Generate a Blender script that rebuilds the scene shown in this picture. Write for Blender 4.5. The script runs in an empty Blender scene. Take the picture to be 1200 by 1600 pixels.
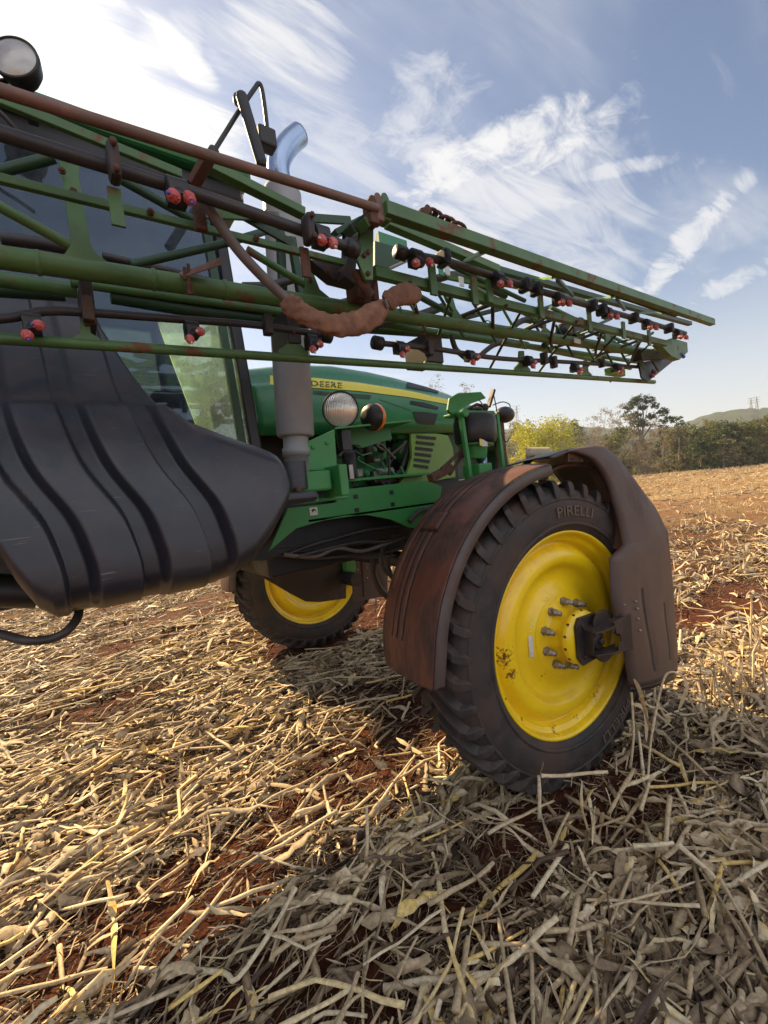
import bpy, math, random
import numpy as np
from mathutils import Vector, Matrix
random.seed(7); RNG = np.random.default_rng(11)
S = bpy.context.scene
R = math.radians

# ------------------------------------------------------------------ camera
# The field is the plane z = 0, the sprayer drives towards +x and stands level on it;
# the whole field climbs towards +x, which is why the camera is rolled against it.
LOC = np.array([-2.2917, -2.9253, 1.8564]); FOC = 675.14
AX = np.array([[0.8010733, -0.58937415, -0.10449723], [0.1172333, -0.01671179, 0.99296378], [0.58697352, 0.80768733, -0.05570691]])
cd = bpy.data.cameras.new('camera'); cam = bpy.data.objects.new('camera', cd); S.collection.objects.link(cam)
cd.sensor_fit = 'VERTICAL'; cd.sensor_height = 24; cd.sensor_width = 18; cd.lens = FOC * 24 / 1600; cd.clip_end = 5000; cd.clip_start = .05
cam.matrix_world = Matrix(((AX[0][0], AX[1][0], -AX[2][0], LOC[0]), (AX[0][1], AX[1][1], -AX[2][1], LOC[1]), (AX[0][2], AX[1][2], -AX[2][2], LOC[2]), (0, 0, 0, 1)))
S.camera = cam

def ray(u, v):
    return (u - 600) / FOC * AX[0] - (v - 800) / FOC * AX[1] + AX[2]
def at(u, v, x=None, y=None, z=None):          # survey point: sight line met with a real plane of the machine
    r = ray(u, v); i, val = (0, x) if x is not None else (1, y) if y is not None else (2, z)
    return Vector(LOC + (val - LOC[i]) / r[i] * r)

# ------------------------------------------------------------------ light
SUN_EL, SUN_AZ = 37.0, 97.0
w = bpy.data.worlds.new('World'); S.world = w; w.use_nodes = True
nt = w.node_tree; nt.nodes.clear()
def N(t, **k):
    n = nt.nodes.new(t)
    for a, b in k.items(): setattr(n, a, b)
    return n
def L(a, b): nt.links.new(a, b)
sky = N('ShaderNodeTexSky', sky_type='NISHITA'); sky.sun_disc = False
sky.sun_elevation = R(SUN_EL); sky.sun_rotation = R(90 - SUN_AZ); sky.air_density = 1.0; sky.dust_density = 0.6; sky.ozone_density = 1.4
bg = N('ShaderNodeBackground'); bg.inputs[1].default_value = 0.085
out = N('ShaderNodeOutputWorld')
tc = N('ShaderNodeTexCoord')
def vmath(op, a, b=None):
    n = N('ShaderNodeVectorMath', operation=op)
    for i, q in enumerate((a, b)):
        if q is None: continue
        if isinstance(q, (tuple, list, Vector)): n.inputs[i].default_value = q
        else: L(q, n.inputs[i])
    return n
def m_(op, a, b=None, c=None, clamp=False):
    n = N('ShaderNodeMath', operation=op, use_clamp=clamp)
    for i, q in enumerate((a, b, c)):
        if q is None: continue
        if isinstance(q, (int, float)): n.inputs[i].default_value = q
        else: L(q, n.inputs[i])
    return n.outputs[0]
def smooth(x, lo, hi):
    n = N('ShaderNodeMapRange', interpolation_type='SMOOTHSTEP', clamp=True); L(x, n.inputs[0]); n.inputs[1].default_value = lo; n.inputs[2].default_value = hi
    return n.outputs[0]
D = vmath('NORMALIZE', tc.outputs['Generated']).outputs[0]
sep = N('ShaderNodeSeparateXYZ'); L(D, sep.inputs[0]); DZ = sep.outputs[2]
# the cirrus layer: the sky direction met with a flat layer overhead
den = m_('MAXIMUM', m_('ADD', DZ, 0.10), 0.03)
flat = N('ShaderNodeCombineXYZ'); L(m_('DIVIDE', sep.outputs[0], den), flat.inputs[0]); L(m_('DIVIDE', sep.outputs[1], den), flat.inputs[1])
def noise(vec, scale, detail=6, rough=.55, dist=0, lac=2.0):
    n = N('ShaderNodeTexNoise'); L(vec, n.inputs['Vector']); n.inputs['Scale'].default_value = scale; n.inputs['Detail'].default_value = detail
    n.inputs['Roughness'].default_value = rough; n.inputs['Distortion'].default_value = dist; n.inputs['Lacunarity'].default_value = lac
    return n.outputs['Fac']
def stretched(ang, sx, sy, off=(0, 0, 0)):
    mp = N('ShaderNodeMapping'); mp.inputs['Rotation'].default_value = (0, 0, ang); mp.inputs['Scale'].default_value = (sx, sy, 1); mp.inputs['Location'].default_value = off
    L(flat.outputs[0], mp.inputs[0]); return mp.outputs[0]
def fl(u, v):
    r = ray(u, v); r = r / np.linalg.norm(r); d = max(r[2] + .10, .03); return np.array([r[0] / d, r[1] / d])
def streak(p, q, wid, lo=0.0):
    """a long cloud between two places of the layer"""
    a, b = fl(*p), fl(*q); c = (a + b) / 2; d = b - a; ln = np.hypot(*d) / 2; d = d / (2 * ln)
    v = vmath('SUBTRACT', flat.outputs[0], (c[0], c[1], 0)).outputs[0]
    wv = vmath('ADD', v, None); 
    nz = N('ShaderNodeTexNoise'); L(flat.outputs[0], nz.inputs['Vector']); nz.inputs['Scale'].default_value = 1.6; nz.inputs['Detail'].default_value = 5
    jit = vmath('SCALE', vmath('SUBTRACT', nz.outputs['Color'], (.5, .5, .5)).outputs[0]); jit.inputs['Scale'].default_value = wid * 2.2
    L(jit.outputs[0], wv.inputs[1]); v = wv.outputs[0]
    al = m_('DIVIDE', vmath('DOT_PRODUCT', v, (d[0], d[1], 0)).outputs['Value'], ln)
    ac = m_('DIVIDE', vmath('DOT_PRODUCT', v, (-d[1], d[0], 0)).outputs['Value'], wid)
    rr = m_('ADD', m_('POWER', m_('ABSOLUTE', al), 2.0), m_('POWER', m_('ABSOLUTE', ac), 2.0))
    return m_('SUBTRACT', 1.0, smooth(rr, lo, 1.25))
n_big = noise(stretched(.35, .55, 1.0, (3.1, .7, 0)), 1.1, 5, .55, .35)
n_fib = noise(stretched(.95, .8, 3.6), 2.6, 10, .66, .9)
n_puf = noise(flat.outputs[0], 8.0, 9, .66, .6)
def mul(a, b): return m_('MULTIPLY', a, b)
def add(a, b): return m_('ADD', a, b)
fib = smooth(n_fib, .25, .75); puf = smooth(add(mul(n_puf, .65), mul(n_fib, .35)), .28, .72)
veil = mul(smooth(n_big, .42, .68), add(.25, mul(fib, .75)))
cl = mul(veil, .62)
def blob(p, q, wid, amt, tex, base=.35):
    global cl
    k = 1.15 if base < .6 else .9
    cl = m_('MAXIMUM', cl, mul(smooth(m_('ADD', streak(p, q, wid), mul(m_('SUBTRACT', tex, .5), k)), .30, 1.25), amt))
blob((560, 310), (1010, 165), .20, 1.0, puf, .50)        # puffy bank over the hinge
blob((560, 110), (740, 210), .20, .62, puf, .25)
blob((800, 300), (1100, 240), .05, .75, fib, .55)
blob((250, -40), (640, 340), .14, .55, fib, .6)
blob((690, 170), (1010, 500), .38, .55, fib, .7)
blob((985, 500), (1190, 230), .10, .85, fib, .55)        # bright streak falling to the right
blob((1060, 480), (1290, 380), .18, .7, fib, .5)
blob((600, 400), (960, 330), .60, .80, fib, .62)
blob((-60, 10), (260, 130), .16, .85, fib, .4)
blob((40, -20), (330, 250), .09, .95, fib, .35)
blob((0, 120), (420, 300), .22, 1.0, fib, .72)
blob((330, -20), (560, 130), .13, .8, fib, .3)
blob((210, -20), (350, 190), .05, .8, fib, .4)
blob((480, 240), (560, 160), .10, .5, puf, .3)
blob((200, 120), (330, 20), .06, .5, fib, .2)
# thin haze that brightens round the sun and along the horizon
SD = Vector((math.cos(R(SUN_EL)) * math.cos(R(SUN_AZ)), math.cos(R(SUN_EL)) * math.sin(R(SUN_AZ)), math.sin(R(SUN_EL))))
ca = vmath('DOT_PRODUCT', D, tuple(SD)).outputs['Value']
glow = m_('POWER', m_('MAXIMUM', ca, 0.0), 22.0)
low = m_('SUBTRACT', 1.0, smooth(DZ, -.02, .42))
bank = mul(smooth(noise(stretched(.2, 1.0, 3.0, (1, 2, 0)), .5, 5, .55, .2), .35, .6), mul(low, .5))
cl = m_('MAXIMUM', cl, bank)
cl = m_('MAXIMUM', cl, mul(low, .72))
# unseen bright cloud added behind the viewer, as fill for the near sides
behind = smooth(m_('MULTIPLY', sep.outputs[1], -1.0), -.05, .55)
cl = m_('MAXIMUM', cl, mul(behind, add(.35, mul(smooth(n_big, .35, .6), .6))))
cl = m_('ADD', cl, mul(glow, .32), clamp=True)
cc = N('ShaderNodeMixRGB'); cc.inputs[1].default_value = (4.9, 4.9, 5.0, 1); cc.inputs[2].default_value = (9.5, 8.9, 7.6, 1); L(glow, cc.inputs[0])
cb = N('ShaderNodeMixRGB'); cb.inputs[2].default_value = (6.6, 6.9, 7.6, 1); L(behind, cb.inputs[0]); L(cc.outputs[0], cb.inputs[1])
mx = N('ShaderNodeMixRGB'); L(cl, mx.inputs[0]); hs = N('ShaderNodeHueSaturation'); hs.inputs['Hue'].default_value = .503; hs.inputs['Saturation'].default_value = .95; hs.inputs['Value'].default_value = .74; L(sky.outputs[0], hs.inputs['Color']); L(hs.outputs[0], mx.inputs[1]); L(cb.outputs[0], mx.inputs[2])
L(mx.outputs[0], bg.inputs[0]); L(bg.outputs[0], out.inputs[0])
sl = bpy.data.lights.new('sun', 'SUN'); sl.energy = 5.0; sl.angle = R(.55); sl.color = (1, .74, .40)
so = bpy.data.objects.new('sun', sl); S.collection.objects.link(so); so.rotation_euler = SD.to_track_quat('Z', 'Y').to_euler(); so.location = SD * 60
S.view_settings.view_transform = 'Standard'; S.view_settings.look = 'None'; S.view_settings.exposure = 1.14; S.view_settings.gamma = 1
S.render.engine = 'CYCLES'

# ------------------------------------------------------------------ mesh builder
class MB:
    def __init__(s): s.v = []; s.f = []; s.m = []; s.sm = []
    def add(s, vs, fs, m=0, smooth=False):
        o = len(s.v); s.v.extend([tuple(p) for p in vs]); s.f.extend([tuple(i + o for i in f) for f in fs])
        s.m.extend([m] * len(fs)); s.sm.extend([smooth] * len(fs)); return s
    def grid(s, P, cu=False, cv=False, m=0, smooth=True):
        nu, nv = len(P), len(P[0]); vs = [p for row in P for p in row]; fs = []
        for i in range(nu if cu else nu - 1):
            for j in range(nv if cv else nv - 1):
                a, b = i, (i + 1) % nu; c, d = j, (j + 1) % nv
                fs.append((a * nv + c, b * nv + c, b * nv + d, a * nv + d))
        return s.add(vs, fs, m, smooth)
    def tube(s, pts, r, n=14, m=0, cap=True):
        pts = [Vector(p) for p in pts]; k = len(pts); rs = r if isinstance(r, (list, tuple)) else [r] * k
        T = []
        for i in range(k):
            t = (pts[min(i + 1, k - 1)] - pts[max(i - 1, 0)]); T.append(t.normalized())
        up = Vector((0, 0, 1)) if abs(T[0].z) < .9 else Vector((1, 0, 0))
        a = T[0].cross(up).normalized(); P = []
        for i in range(k):
            a = (a - T[i] * a.dot(T[i])).normalized(); b = T[i].cross(a)
            P.append([pts[i] + (a * math.cos(2 * math.pi * j / n) + b * math.sin(2 * math.pi * j / n)) * rs[i] for j in range(n)])
        s.grid(P, cv=True, m=m)
        if cap:
            o = len(s.v); s.v.extend(tuple(p) for p in P[0]); s.v.extend(tuple(p) for p in P[-1])
            s.f.append(tuple(o + j for j in range(n))); s.f.append(tuple(o + n + n - 1 - j for j in range(n))); s.m += [m, m]; s.sm += [False, False]
        return s
    def bar(s, p, q, w_, h, up=(0, 0, 1), m=0):
        p, q = Vector(p), Vector(q); t = (q - p).normalized(); up = Vector(up)
        a = t.cross(up)
        if a.length < 1e-3: a = t.cross(Vector((0, 1, 0)))
        a.normalize(); b = a.cross(t)
        vs = [c + a * (i * w_ / 2) + b * (j * h / 2) for c in (p, q) for i, j in ((-1, -1), (1, -1), (1, 1), (-1, 1))]
        return s.add(vs, [(0, 1, 2, 3), (7, 6, 5, 4), (0, 4, 5, 1), (1, 5, 6, 2), (2, 6, 7, 3), (3, 7, 4, 0)], m)
    def box(s, c, d, M=None, m=0):
        c = Vector(c); vs = []
        for i in (-1, 1):
            for j in (-1, 1):
                for k in (-1, 1):
                    p = Vector((i * d[0] / 2, j * d[1] / 2, k * d[2] / 2)); vs.append(c + (M @ p if M else p))
        return s.add(vs, [(0, 1, 3, 2), (4, 6, 7, 5), (0, 4, 5, 1), (2, 3, 7, 6), (0, 2, 6, 4), (1, 5, 7, 3)], m)
    def prism(s, pts, ext, m=0):
        pts = [Vector(p) for p in pts]; ext = Vector(ext); n = len(pts)
        vs = pts + [p + ext for p in pts]
        return s.add(vs, [tuple(range(n)), tuple(range(2 * n - 1, n - 1, -1))] + [(i, i + n, (i + 1) % n + n, (i + 1) % n) for i in range(n)], m)
    def lathe(s, prof, o, axis, n=48, m=0, smooth=True, closed=False):
        o, ax = Vector(o), Vector(axis).normalized(); up = Vector((0, 0, 1)) if abs(ax.z) < .9 else Vector((1, 0, 0))
        a = ax.cross(up).normalized(); b = ax.cross(a)
        P = [[o + ax * t + (a * math.cos(2 * math.pi * j / n) + b * math.sin(2 * math.pi * j / n)) * r for j in range(n)] for t, r in prof]
        return s.grid(P, cu=closed, cv=True, m=m, smooth=smooth)
    def ball(s, c, rad, M=None, n=16, m=0):
        P = []
        for i in range(n + 1):
            th = math.pi * i / n; row = []
            for j in range(2 * n):
                ph = math.pi * j / n; p = Vector((math.sin(th) * math.cos(ph) * rad[0], math.sin(th) * math.sin(ph) * rad[1], math.cos(th) * rad[2]))
                row.append(Vector(c) + (M @ p if M else p))
            P.append(row)
        return s.grid(P, cv=True, m=m)
    def build(s, name, mats, parent=None, bevel=0, solid=0, kind=None, autos=False):
        me = bpy.data.meshes.new(name); me.from_pydata([tuple(p) for p in s.v], [], s.f)
        if not isinstance(mats, (list, tuple)): mats = [mats]
        for q in mats: me.materials.append(q)
        me.polygons.foreach_set('material_index', s.m); me.polygons.foreach_set('use_smooth', s.sm)
        me.update()
        import bmesh
        bm = bmesh.new(); bm.from_mesh(me); bmesh.ops.recalc_face_normals(bm, faces=bm.faces); bm.to_mesh(me); bm.free()
        o = bpy.data.objects.new(name, me); S.collection.objects.link(o)
        if parent: o.parent = parent
        if solid:
            md = o.modifiers.new('solid', 'SOLIDIFY'); md.thickness = solid; md.offset = 0
        if bevel:
            md = o.modifiers.new('bevel', 'BEVEL'); md.width = bevel; md.segments = 2; md.limit_method = 'ANGLE'; md.angle_limit = R(40)
        if kind: o['kind'] = kind
        return o
def thing(name, label, cat, loc=(0, 0, 0), group=None):
    o = bpy.data.objects.new(name, None); S.collection.objects.link(o); o.location = loc; o.empty_display_size = .2
    o['label'] = label; o['category'] = cat
    if group: o['group'] = group
    return o
def tag(o, label, cat, group=None):
    o['label'] = label; o['category'] = cat
    if group: o['group'] = group
    return o
def arc(pts, k=6):       # smooth curve through points
    P = [Vector(p) for p in pts]; out_ = []
    for i in range(len(P) - 1):
        a = P[max(i - 1, 0)]; b = P[i]; c = P[i + 1]; d = P[min(i + 2, len(P) - 1)]
        for j in range(k):
            t = j / k; out_.append(.5 * ((2 * b) + (c - a) * t + (2 * a - 5 * b + 4 * c - d) * t * t + (3 * b - a - 3 * c + d) * t ** 3))
    out_.append(P[-1]); return out_
def text_mesh(body, size, sx=1.0):
    cu = bpy.data.curves.new('txt', 'FONT'); cu.body = body; cu.size = size; cu.align_x = 'LEFT'; cu.resolution_u = 3
    o = bpy.data.objects.new('txt', cu); S.collection.objects.link(o); bpy.context.view_layer.update()
    me = o.evaluated_get(bpy.context.evaluated_depsgraph_get()).to_mesh()
    vs = [(v.co.x * sx, v.co.y) for v in me.vertices]; fs = [tuple(p.vertices) for p in me.polygons]
    bpy.data.objects.remove(o); return vs, fs

# ------------------------------------------------------------------ materials
def mat(name, col, rough=.5, metal=0, col2=None, thr=(.5, .6), sc=4.0, var=.12, vsc=3.0, bump=0, bsc=40, dust=None, coat=0, spec=.5, streaks=False, emis=None):
    m = bpy.data.materials.new(name); m.use_nodes = True; t = m.node_tree; bs = t.nodes['Principled BSDF']
    def n_(ty, **k):
        q = t.nodes.new(ty)
        for a, b in k.items(): setattr(q, a, b)
        return q
    tcn = n_('ShaderNodeTexCoord'); co = tcn.outputs['Object']
    def nz(scale, det=6, rg=.6, d=0.0, vec=co):
        q = n_('ShaderNodeTexNoise'); t.links.new(vec, q.inputs['Vector']); q.inputs['Scale'].default_value = scale; q.inputs['Detail'].default_value = det; q.inputs['Roughness'].default_value = rg; q.inputs['Distortion'].default_value = d; return q.outputs['Fac']
    def ramp(x, lo, hi, a=0., b=1.):
        q = n_('ShaderNodeMapRange', clamp=True); t.links.new(x, q.inputs[0]); q.inputs[1].default_value = lo; q.inputs[2].default_value = hi; q.inputs[3].default_value = a; q.inputs[4].default_value = b; return q.outputs[0]
    def mix(fac, a, b, bt='MIX'):
        q = n_('ShaderNodeMixRGB', blend_type=bt)
        for i, x in enumerate((fac, a, b)):
            if isinstance(x, tuple): q.inputs[i].default_value = (*x[:3], 1)
            elif isinstance(x, (int, float)): q.inputs[i].default_value = x
            else: t.links.new(x, q.inputs[i])
        return q.outputs[0]
    v1 = ramp(nz(vsc), .3, .7, 1 - var, 1 + var)
    g = n_('ShaderNodeCombineXYZ'); [t.links.new(v1, g.inputs[i]) for i in range(3)]
    c = mix(1.0, col, g.outputs[0], 'MULTIPLY'); rg = None
    if col2:
        mp = n_('ShaderNodeMapping'); t.links.new(co, mp.inputs[0]); mp.inputs['Scale'].default_value = (1, 1, .35) if streaks else (1, 1, 1)
        f = ramp(nz(sc, 8, .65, .4, mp.outputs[0]), thr[0], thr[1]); c = mix(f, c, col2)
        rg = ramp(f, 0, 1, rough, min(1, rough + .3))
    if dust:
        geo = n_('ShaderNodeNewGeometry'); sp = n_('ShaderNodeSeparateXYZ'); t.links.new(geo.outputs['Normal'], sp.inputs[0])
        f1 = ramp(sp.outputs[2], .1, 1.0); f2 = ramp(nz(7, 8, .7), .38, .7)
        q = n_('ShaderNodeMath', operation='MULTIPLY'); t.links.new(f1, q.inputs[0]); t.links.new(f2, q.inputs[1])
        q2 = n_('ShaderNodeMath', operation='MULTIPLY_ADD', use_clamp=True); t.links.new(f2, q2.inputs[0]); q2.inputs[1].default_value = dust[3] * .35
        q3 = n_('ShaderNodeMath', operation='MULTIPLY'); t.links.new(q.outputs[0], q3.inputs[0]); q3.inputs[1].default_value = dust[3]
        t.links.new(q3.outputs[0], q2.inputs[2]); c = mix(q2.outputs[0], c, tuple(dust[:3]))
    t.links.new(c, bs.inputs['Base Color'])
    if rg: t.links.new(rg, bs.inputs['Roughness'])
    else: t.links.new(ramp(nz(9, 6, .7), .3, .7, max(0, rough - .1), min(1, rough + .12)), bs.inputs['Roughness'])
    bs.inputs['Metallic'].default_value = metal; bs.inputs['Coat Weight'].default_value = coat; bs.inputs['Coat Roughness'].default_value = .15
    bs.inputs['Specular IOR Level'].default_value = spec
    if bump:
        b = n_('ShaderNodeBump'); b.inputs['Strength'].default_value = bump; b.inputs['Distance'].default_value = .01; t.links.new(nz(bsc, 8, .65), b.inputs['Height']); t.links.new(b.outputs[0], bs.inputs['Normal'])
    return m
DU = (.19, .10, .055)
M = dict(
    green=mat('sprayer_green', (.013, .175, .062), .34, var=.1, dust=(.16, .13, .06, .22), bump=.03, bsc=25, coat=.25),
    frame=mat('frame_green', (.036, .24, .06), .42, col2=(.10, .085, .04), thr=(.6, .75), sc=3, bump=.05, bsc=60, dust=(.22, .17, .08, .2)),
    boom=mat('boom_green', (.055, .138, .038), .45, col2=(.14, .06, .03), thr=(.565, .64), sc=9, var=.25, vsc=8, bump=.08, bsc=90, dust=(.25, .2, .1, .25)),
    boomd=mat('boom_dark_green', (.018, .058, .024), .5, col2=(.06, .035, .02), thr=(.56, .7), sc=6, var=.25, bump=.08, bsc=90),
    rusty=mat('rusty_rail', (.19, .10, .08), .6, col2=(.15, .12, .095), thr=(.5, .66), sc=9, var=.3, vsc=14, bump=.2, bsc=120),
    rust=mat('rust', (.11, .045, .025), .75, col2=(.05, .03, .025), thr=(.45, .65), sc=12, var=.3, bump=.3, bsc=140),
    fender=mat('dusty_fender_plastic', (.135, .046, .028), .55, streaks=True, col2=(.035, .024, .021), thr=(.42, .62), sc=5.0, var=.25, vsc=5, bump=.12, bsc=70, dust=(.20, .10, .065, .2)),
    shield=mat('dusty_shield_plastic', (.075, .043, .033), .6, col2=(.036, .026, .023), thr=(.52, .72), sc=2.5, var=.2, vsc=5, bump=.08, bsc=70, dust=(.20, .11, .075, .25), streaks=True),
    black=mat('black_plastic', (.014, .014, .016), .42, var=.2, dust=(.14, .08, .05, .18), bump=.05, bsc=50),
    tank=mat('tank_plastic', (.015, .018, .027), .40, col2=(.030, .026, .027), thr=(.56, .80), sc=2.2, var=.2, dust=(.17, .11, .085, .28), bump=.06, bsc=90, spec=.6),
    rubber=mat('tyre_rubber', (.022, .020, .020), .64, col2=(.062, .040, .030), thr=(.42, .66), sc=5.5, var=.3, vsc=14, bump=.22, bsc=60, dust=(.15, .085, .05, .35)),
    hose=mat('hose_rubber', (.028, .026, .028), .48, col2=(.07, .045, .036), thr=(.58, .76), sc=9, var=.3, bump=.08, bsc=80, dust=(.2, .13, .09, .3)),
    greyhose=mat('grey_hose', (.12, .095, .085), .6, var=.25, vsc=14, bump=.15, bsc=90),
    yellow=mat('wheel_yellow', (.92, .61, .008), .32, col2=(.20, .075, .012), thr=(.66, .74), sc=5.5, var=.07, bump=.05, bsc=30, dust=(.38, .17, .04, .42), coat=.35),
    stripe=mat('stripe_yellow', (.75, .62, .06), .4, var=.05),
    steel=mat('nut_steel', (.32, .28, .25), .45, .7, col2=(.15, .09, .06), thr=(.5, .7), sc=30, bump=.2, bsc=150),
    muffler=mat('muffler_grey', (.29, .29, .30), .6, .1, col2=(.22, .18, .16), thr=(.56, .8), sc=3.5, var=.2, streaks=True, bump=.06, bsc=60),
    chrome=mat('chrome', (.34, .42, .56), .24, 1.0, var=.05),
    brown_inside=mat('rusty_opening', (.35, .16, .04), .7),
    darksteel=mat('dark_steel', (.035, .028, .028), .5, .3, col2=(.10, .055, .035), thr=(.52, .68), sc=10, bump=.1, bsc=90, dust=(.17, .1, .06, .3)),
    red=mat('nozzle_red', (.52, .085, .085), .4, col2=(.52, .30, .27), thr=(.5, .7), sc=40, var=.2, vsc=40),
    blue=mat('nozzle_blue', (.05, .09, .45), .4),
    cloth=mat('brown_cloth', (.21, .10, .058), .9, col2=(.12, .062, .042), thr=(.45, .7), sc=14, var=.3, vsc=25, bump=.5, bsc=60),
    white=mat('white_sticker', (.62, .6, .55), .5, var=.15, vsc=30),
    ink=mat('black_ink', (.012, .012, .012), .5),
    amber=mat('amber_lens', (.75, .22, .02), .25),
    louver=mat('louver_panel', (.16, .30, .05), .4, var=.15, dust=(.25, .2, .08, .4)),
    engine=mat('engine_green', (.05, .24, .09), .5, var=.3, vsc=12, bump=.2, bsc=50),
    alu=mat('cast_aluminium', (.28, .27, .25), .5, .6, var=.3, vsc=20, bump=.3, bsc=60),
    interior=mat('cab_interior', (.03, .033, .038), .7, var=.2),
    log=mat('beige_canister', (.50, .42, .28), .6, col2=(.25, .18, .1), thr=(.55, .7), sc=12),
    lensm=mat('lens_silver', (.42, .40, .37), .25, .5, var=.1, vsc=20),
    groove=mat('groove_dirt_shade', (.022, .014, .011), .8, var=.3),  # groove dirt, with the shade of the recess painted in
    lip=mat('mudguard_lip', (.085, .066, .060), .5, var=.2, col2=(.10, .05, .038), thr=(.5, .7), sc=4),
    chalk=mat('chalk_yellow', (.75, .85, .12), .8),
    sidetext=mat('sidewall_lettering', (.13, .085, .06), .7, var=.2),
)
def scratches(m, colr, amount=.5):
    t = m.node_tree; bs = t.nodes['Principled BSDF']; src = bs.inputs['Base Color'].links[0].from_socket; co = t.nodes.new('ShaderNodeTexCoord').outputs['Object']
    for rot, sc_ in (((.2, .3, .1), (5, 40, 110)), ((.1, -.25, .5), (7, 30, 150))):
        mp = t.nodes.new('ShaderNodeMapping'); mp.inputs['Rotation'].default_value = rot; mp.inputs['Scale'].default_value = sc_; t.links.new(co, mp.inputs[0]); nz = t.nodes.new('ShaderNodeTexNoise'); nz.inputs['Scale'].default_value = 1; nz.inputs['Detail'].default_value = 3; t.links.new(mp.outputs[0], nz.inputs['Vector'])
        r = t.nodes.new('ShaderNodeMapRange'); t.links.new(nz.outputs['Fac'], r.inputs[0]); r.inputs[1].default_value = .715; r.inputs[2].default_value = .76; r.inputs[4].default_value = amount; x = t.nodes.new('ShaderNodeMixRGB'); t.links.new(r.outputs[0], x.inputs[0]); t.links.new(src, x.inputs[1]); x.inputs[2].default_value = (*colr, 1); src = x.outputs[0]
    t.links.new(src, bs.inputs['Base Color'])
scratches(M['tank'], (.22, .20, .19)); scratches(M['fender'], (.20, .15, .13), .35); scratches(M['shield'], (.24, .19, .17), .35); scratches(M['boom'], (.16, .10, .06), .5)
# headlamp lens: fluted clear glass in front of the reflector
def lens_mat():
    m = bpy.data.materials.new('lamp_glass'); m.use_nodes = True; t = m.node_tree; b = t.nodes['Principled BSDF']
    b.inputs['Base Color'].default_value = (.86, .84, .80, 1); b.inputs['Roughness'].default_value = .16; b.inputs['Metallic'].default_value = .55
    tcn = t.nodes.new('ShaderNodeTexCoord'); wv = t.nodes.new('ShaderNodeTexWave'); wv.wave_type = 'BANDS'; wv.bands_direction = 'X'; wv.inputs['Scale'].default_value = 45; t.links.new(tcn.outputs['Object'], wv.inputs[0])
    bp = t.nodes.new('ShaderNodeBump'); bp.inputs['Strength'].default_value = .5; bp.inputs['Distance'].default_value = .004; t.links.new(wv.outputs['Fac'], bp.inputs['Height']); t.links.new(bp.outputs[0], b.inputs['Normal'])
    return m
M['lens'] = lens_mat()
def glass_mat(name, tint, refl, dirt_glow=(.35, .33, .22, .0)):
    m = bpy.data.materials.new(name); m.use_nodes = True; t = m.node_tree; t.nodes.clear()
    o = t.nodes.new('ShaderNodeOutputMaterial'); tr = t.nodes.new('ShaderNodeBsdfTransparent'); tr.inputs[0].default_value = (*tint, 1)
    gl = t.nodes.new('ShaderNodeBsdfGlossy'); gl.inputs['Roughness'].default_value = .03; gl.inputs[0].default_value = (.62, .78, 1, 1) if name == 'cab_glass' else (.85, 1, .95, 1)  # blue of a reflected sky put into the cab glass gloss colour
    fr = t.nodes.new('ShaderNodeFresnel'); fr.inputs[0].default_value = refl; mx_ = t.nodes.new('ShaderNodeMixShader'); t.links.new(fr.outputs[0], mx_.inputs[0]); t.links.new(tr.outputs[0], mx_.inputs[1]); t.links.new(gl.outputs[0], mx_.inputs[2])
    df = t.nodes.new('ShaderNodeBsdfTranslucent' if name == 'windscreen_glass' else 'ShaderNodeBsdfDiffuse'); df.inputs[0].default_value = (*dirt_glow[:3], 1)
    tcn = t.nodes.new('ShaderNodeTexCoord'); nz = t.nodes.new('ShaderNodeTexNoise'); nz.inputs['Scale'].default_value = 9; nz.inputs['Detail'].default_value = 9; nz.inputs['Roughness'].default_value = .75; t.links.new(tcn.outputs['Object'], nz.inputs['Vector'])
    mr = t.nodes.new('ShaderNodeMapRange'); mr.inputs[1].default_value = .42; mr.inputs[2].default_value = .7; mr.inputs[3].default_value = dirt_glow[3] * .35; mr.inputs[4].default_value = dirt_glow[3]; t.links.new(nz.outputs['Fac'], mr.inputs[0])
    m2 = t.nodes.new('ShaderNodeMixShader'); t.links.new(mr.outputs[0], m2.inputs[0]); t.links.new(mx_.outputs[0], m2.inputs[1]); t.links.new(df.outputs[0], m2.inputs[2]); t.links.new(m2.outputs[0], o.inputs[0])
    return m
M['glassc'] = glass_mat('reflection_pane', (.95, 1.0, .95), 1.9, (.5, .54, .42, .55))
M['glass'] = glass_mat('cab_glass', (.20, .25, .30), 1.75, (.20, .25, .31, .30))
M['glassf'] = glass_mat('windscreen_glass', (.72, .86, .78), 1.5, (.95, 1.0, .72, .75))  # pale dirt made strong so the panes glow like a bright reflection

# ------------------------------------------------------------------ ground
def vnoise(x, y, seed=0):
    def h(ix, iy):
        n = (ix.astype(np.int64) * 374761393 + iy.astype(np.int64) * 668265263 + seed * 1442695041) & 0x7fffffff
        n = ((n ^ (n >> 13)) * 1274126177) & 0x7fffffff; return ((n ^ (n >> 16)) & 0xffff) / 65535.
    ix, iy = np.floor(x), np.floor(y); fx, fy = x - ix, y - iy; fx = fx * fx * (3 - 2 * fx); fy = fy * fy * (3 - 2 * fy)
    return (h(ix, iy) * (1 - fx) + h(ix + 1, iy) * fx) * (1 - fy) + (h(ix, iy + 1) * (1 - fx) + h(ix + 1, iy + 1) * fx) * fy
def fbm(x, y, o=4, seed=0): return sum(vnoise(x * 2 ** k, y * 2 ** k, seed + k) / 2 ** k for k in range(o)) / sum(1 / 2 ** k for k in range(o))
CR = 62.0                                              # the field ends at a crest and falls away behind it
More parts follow.
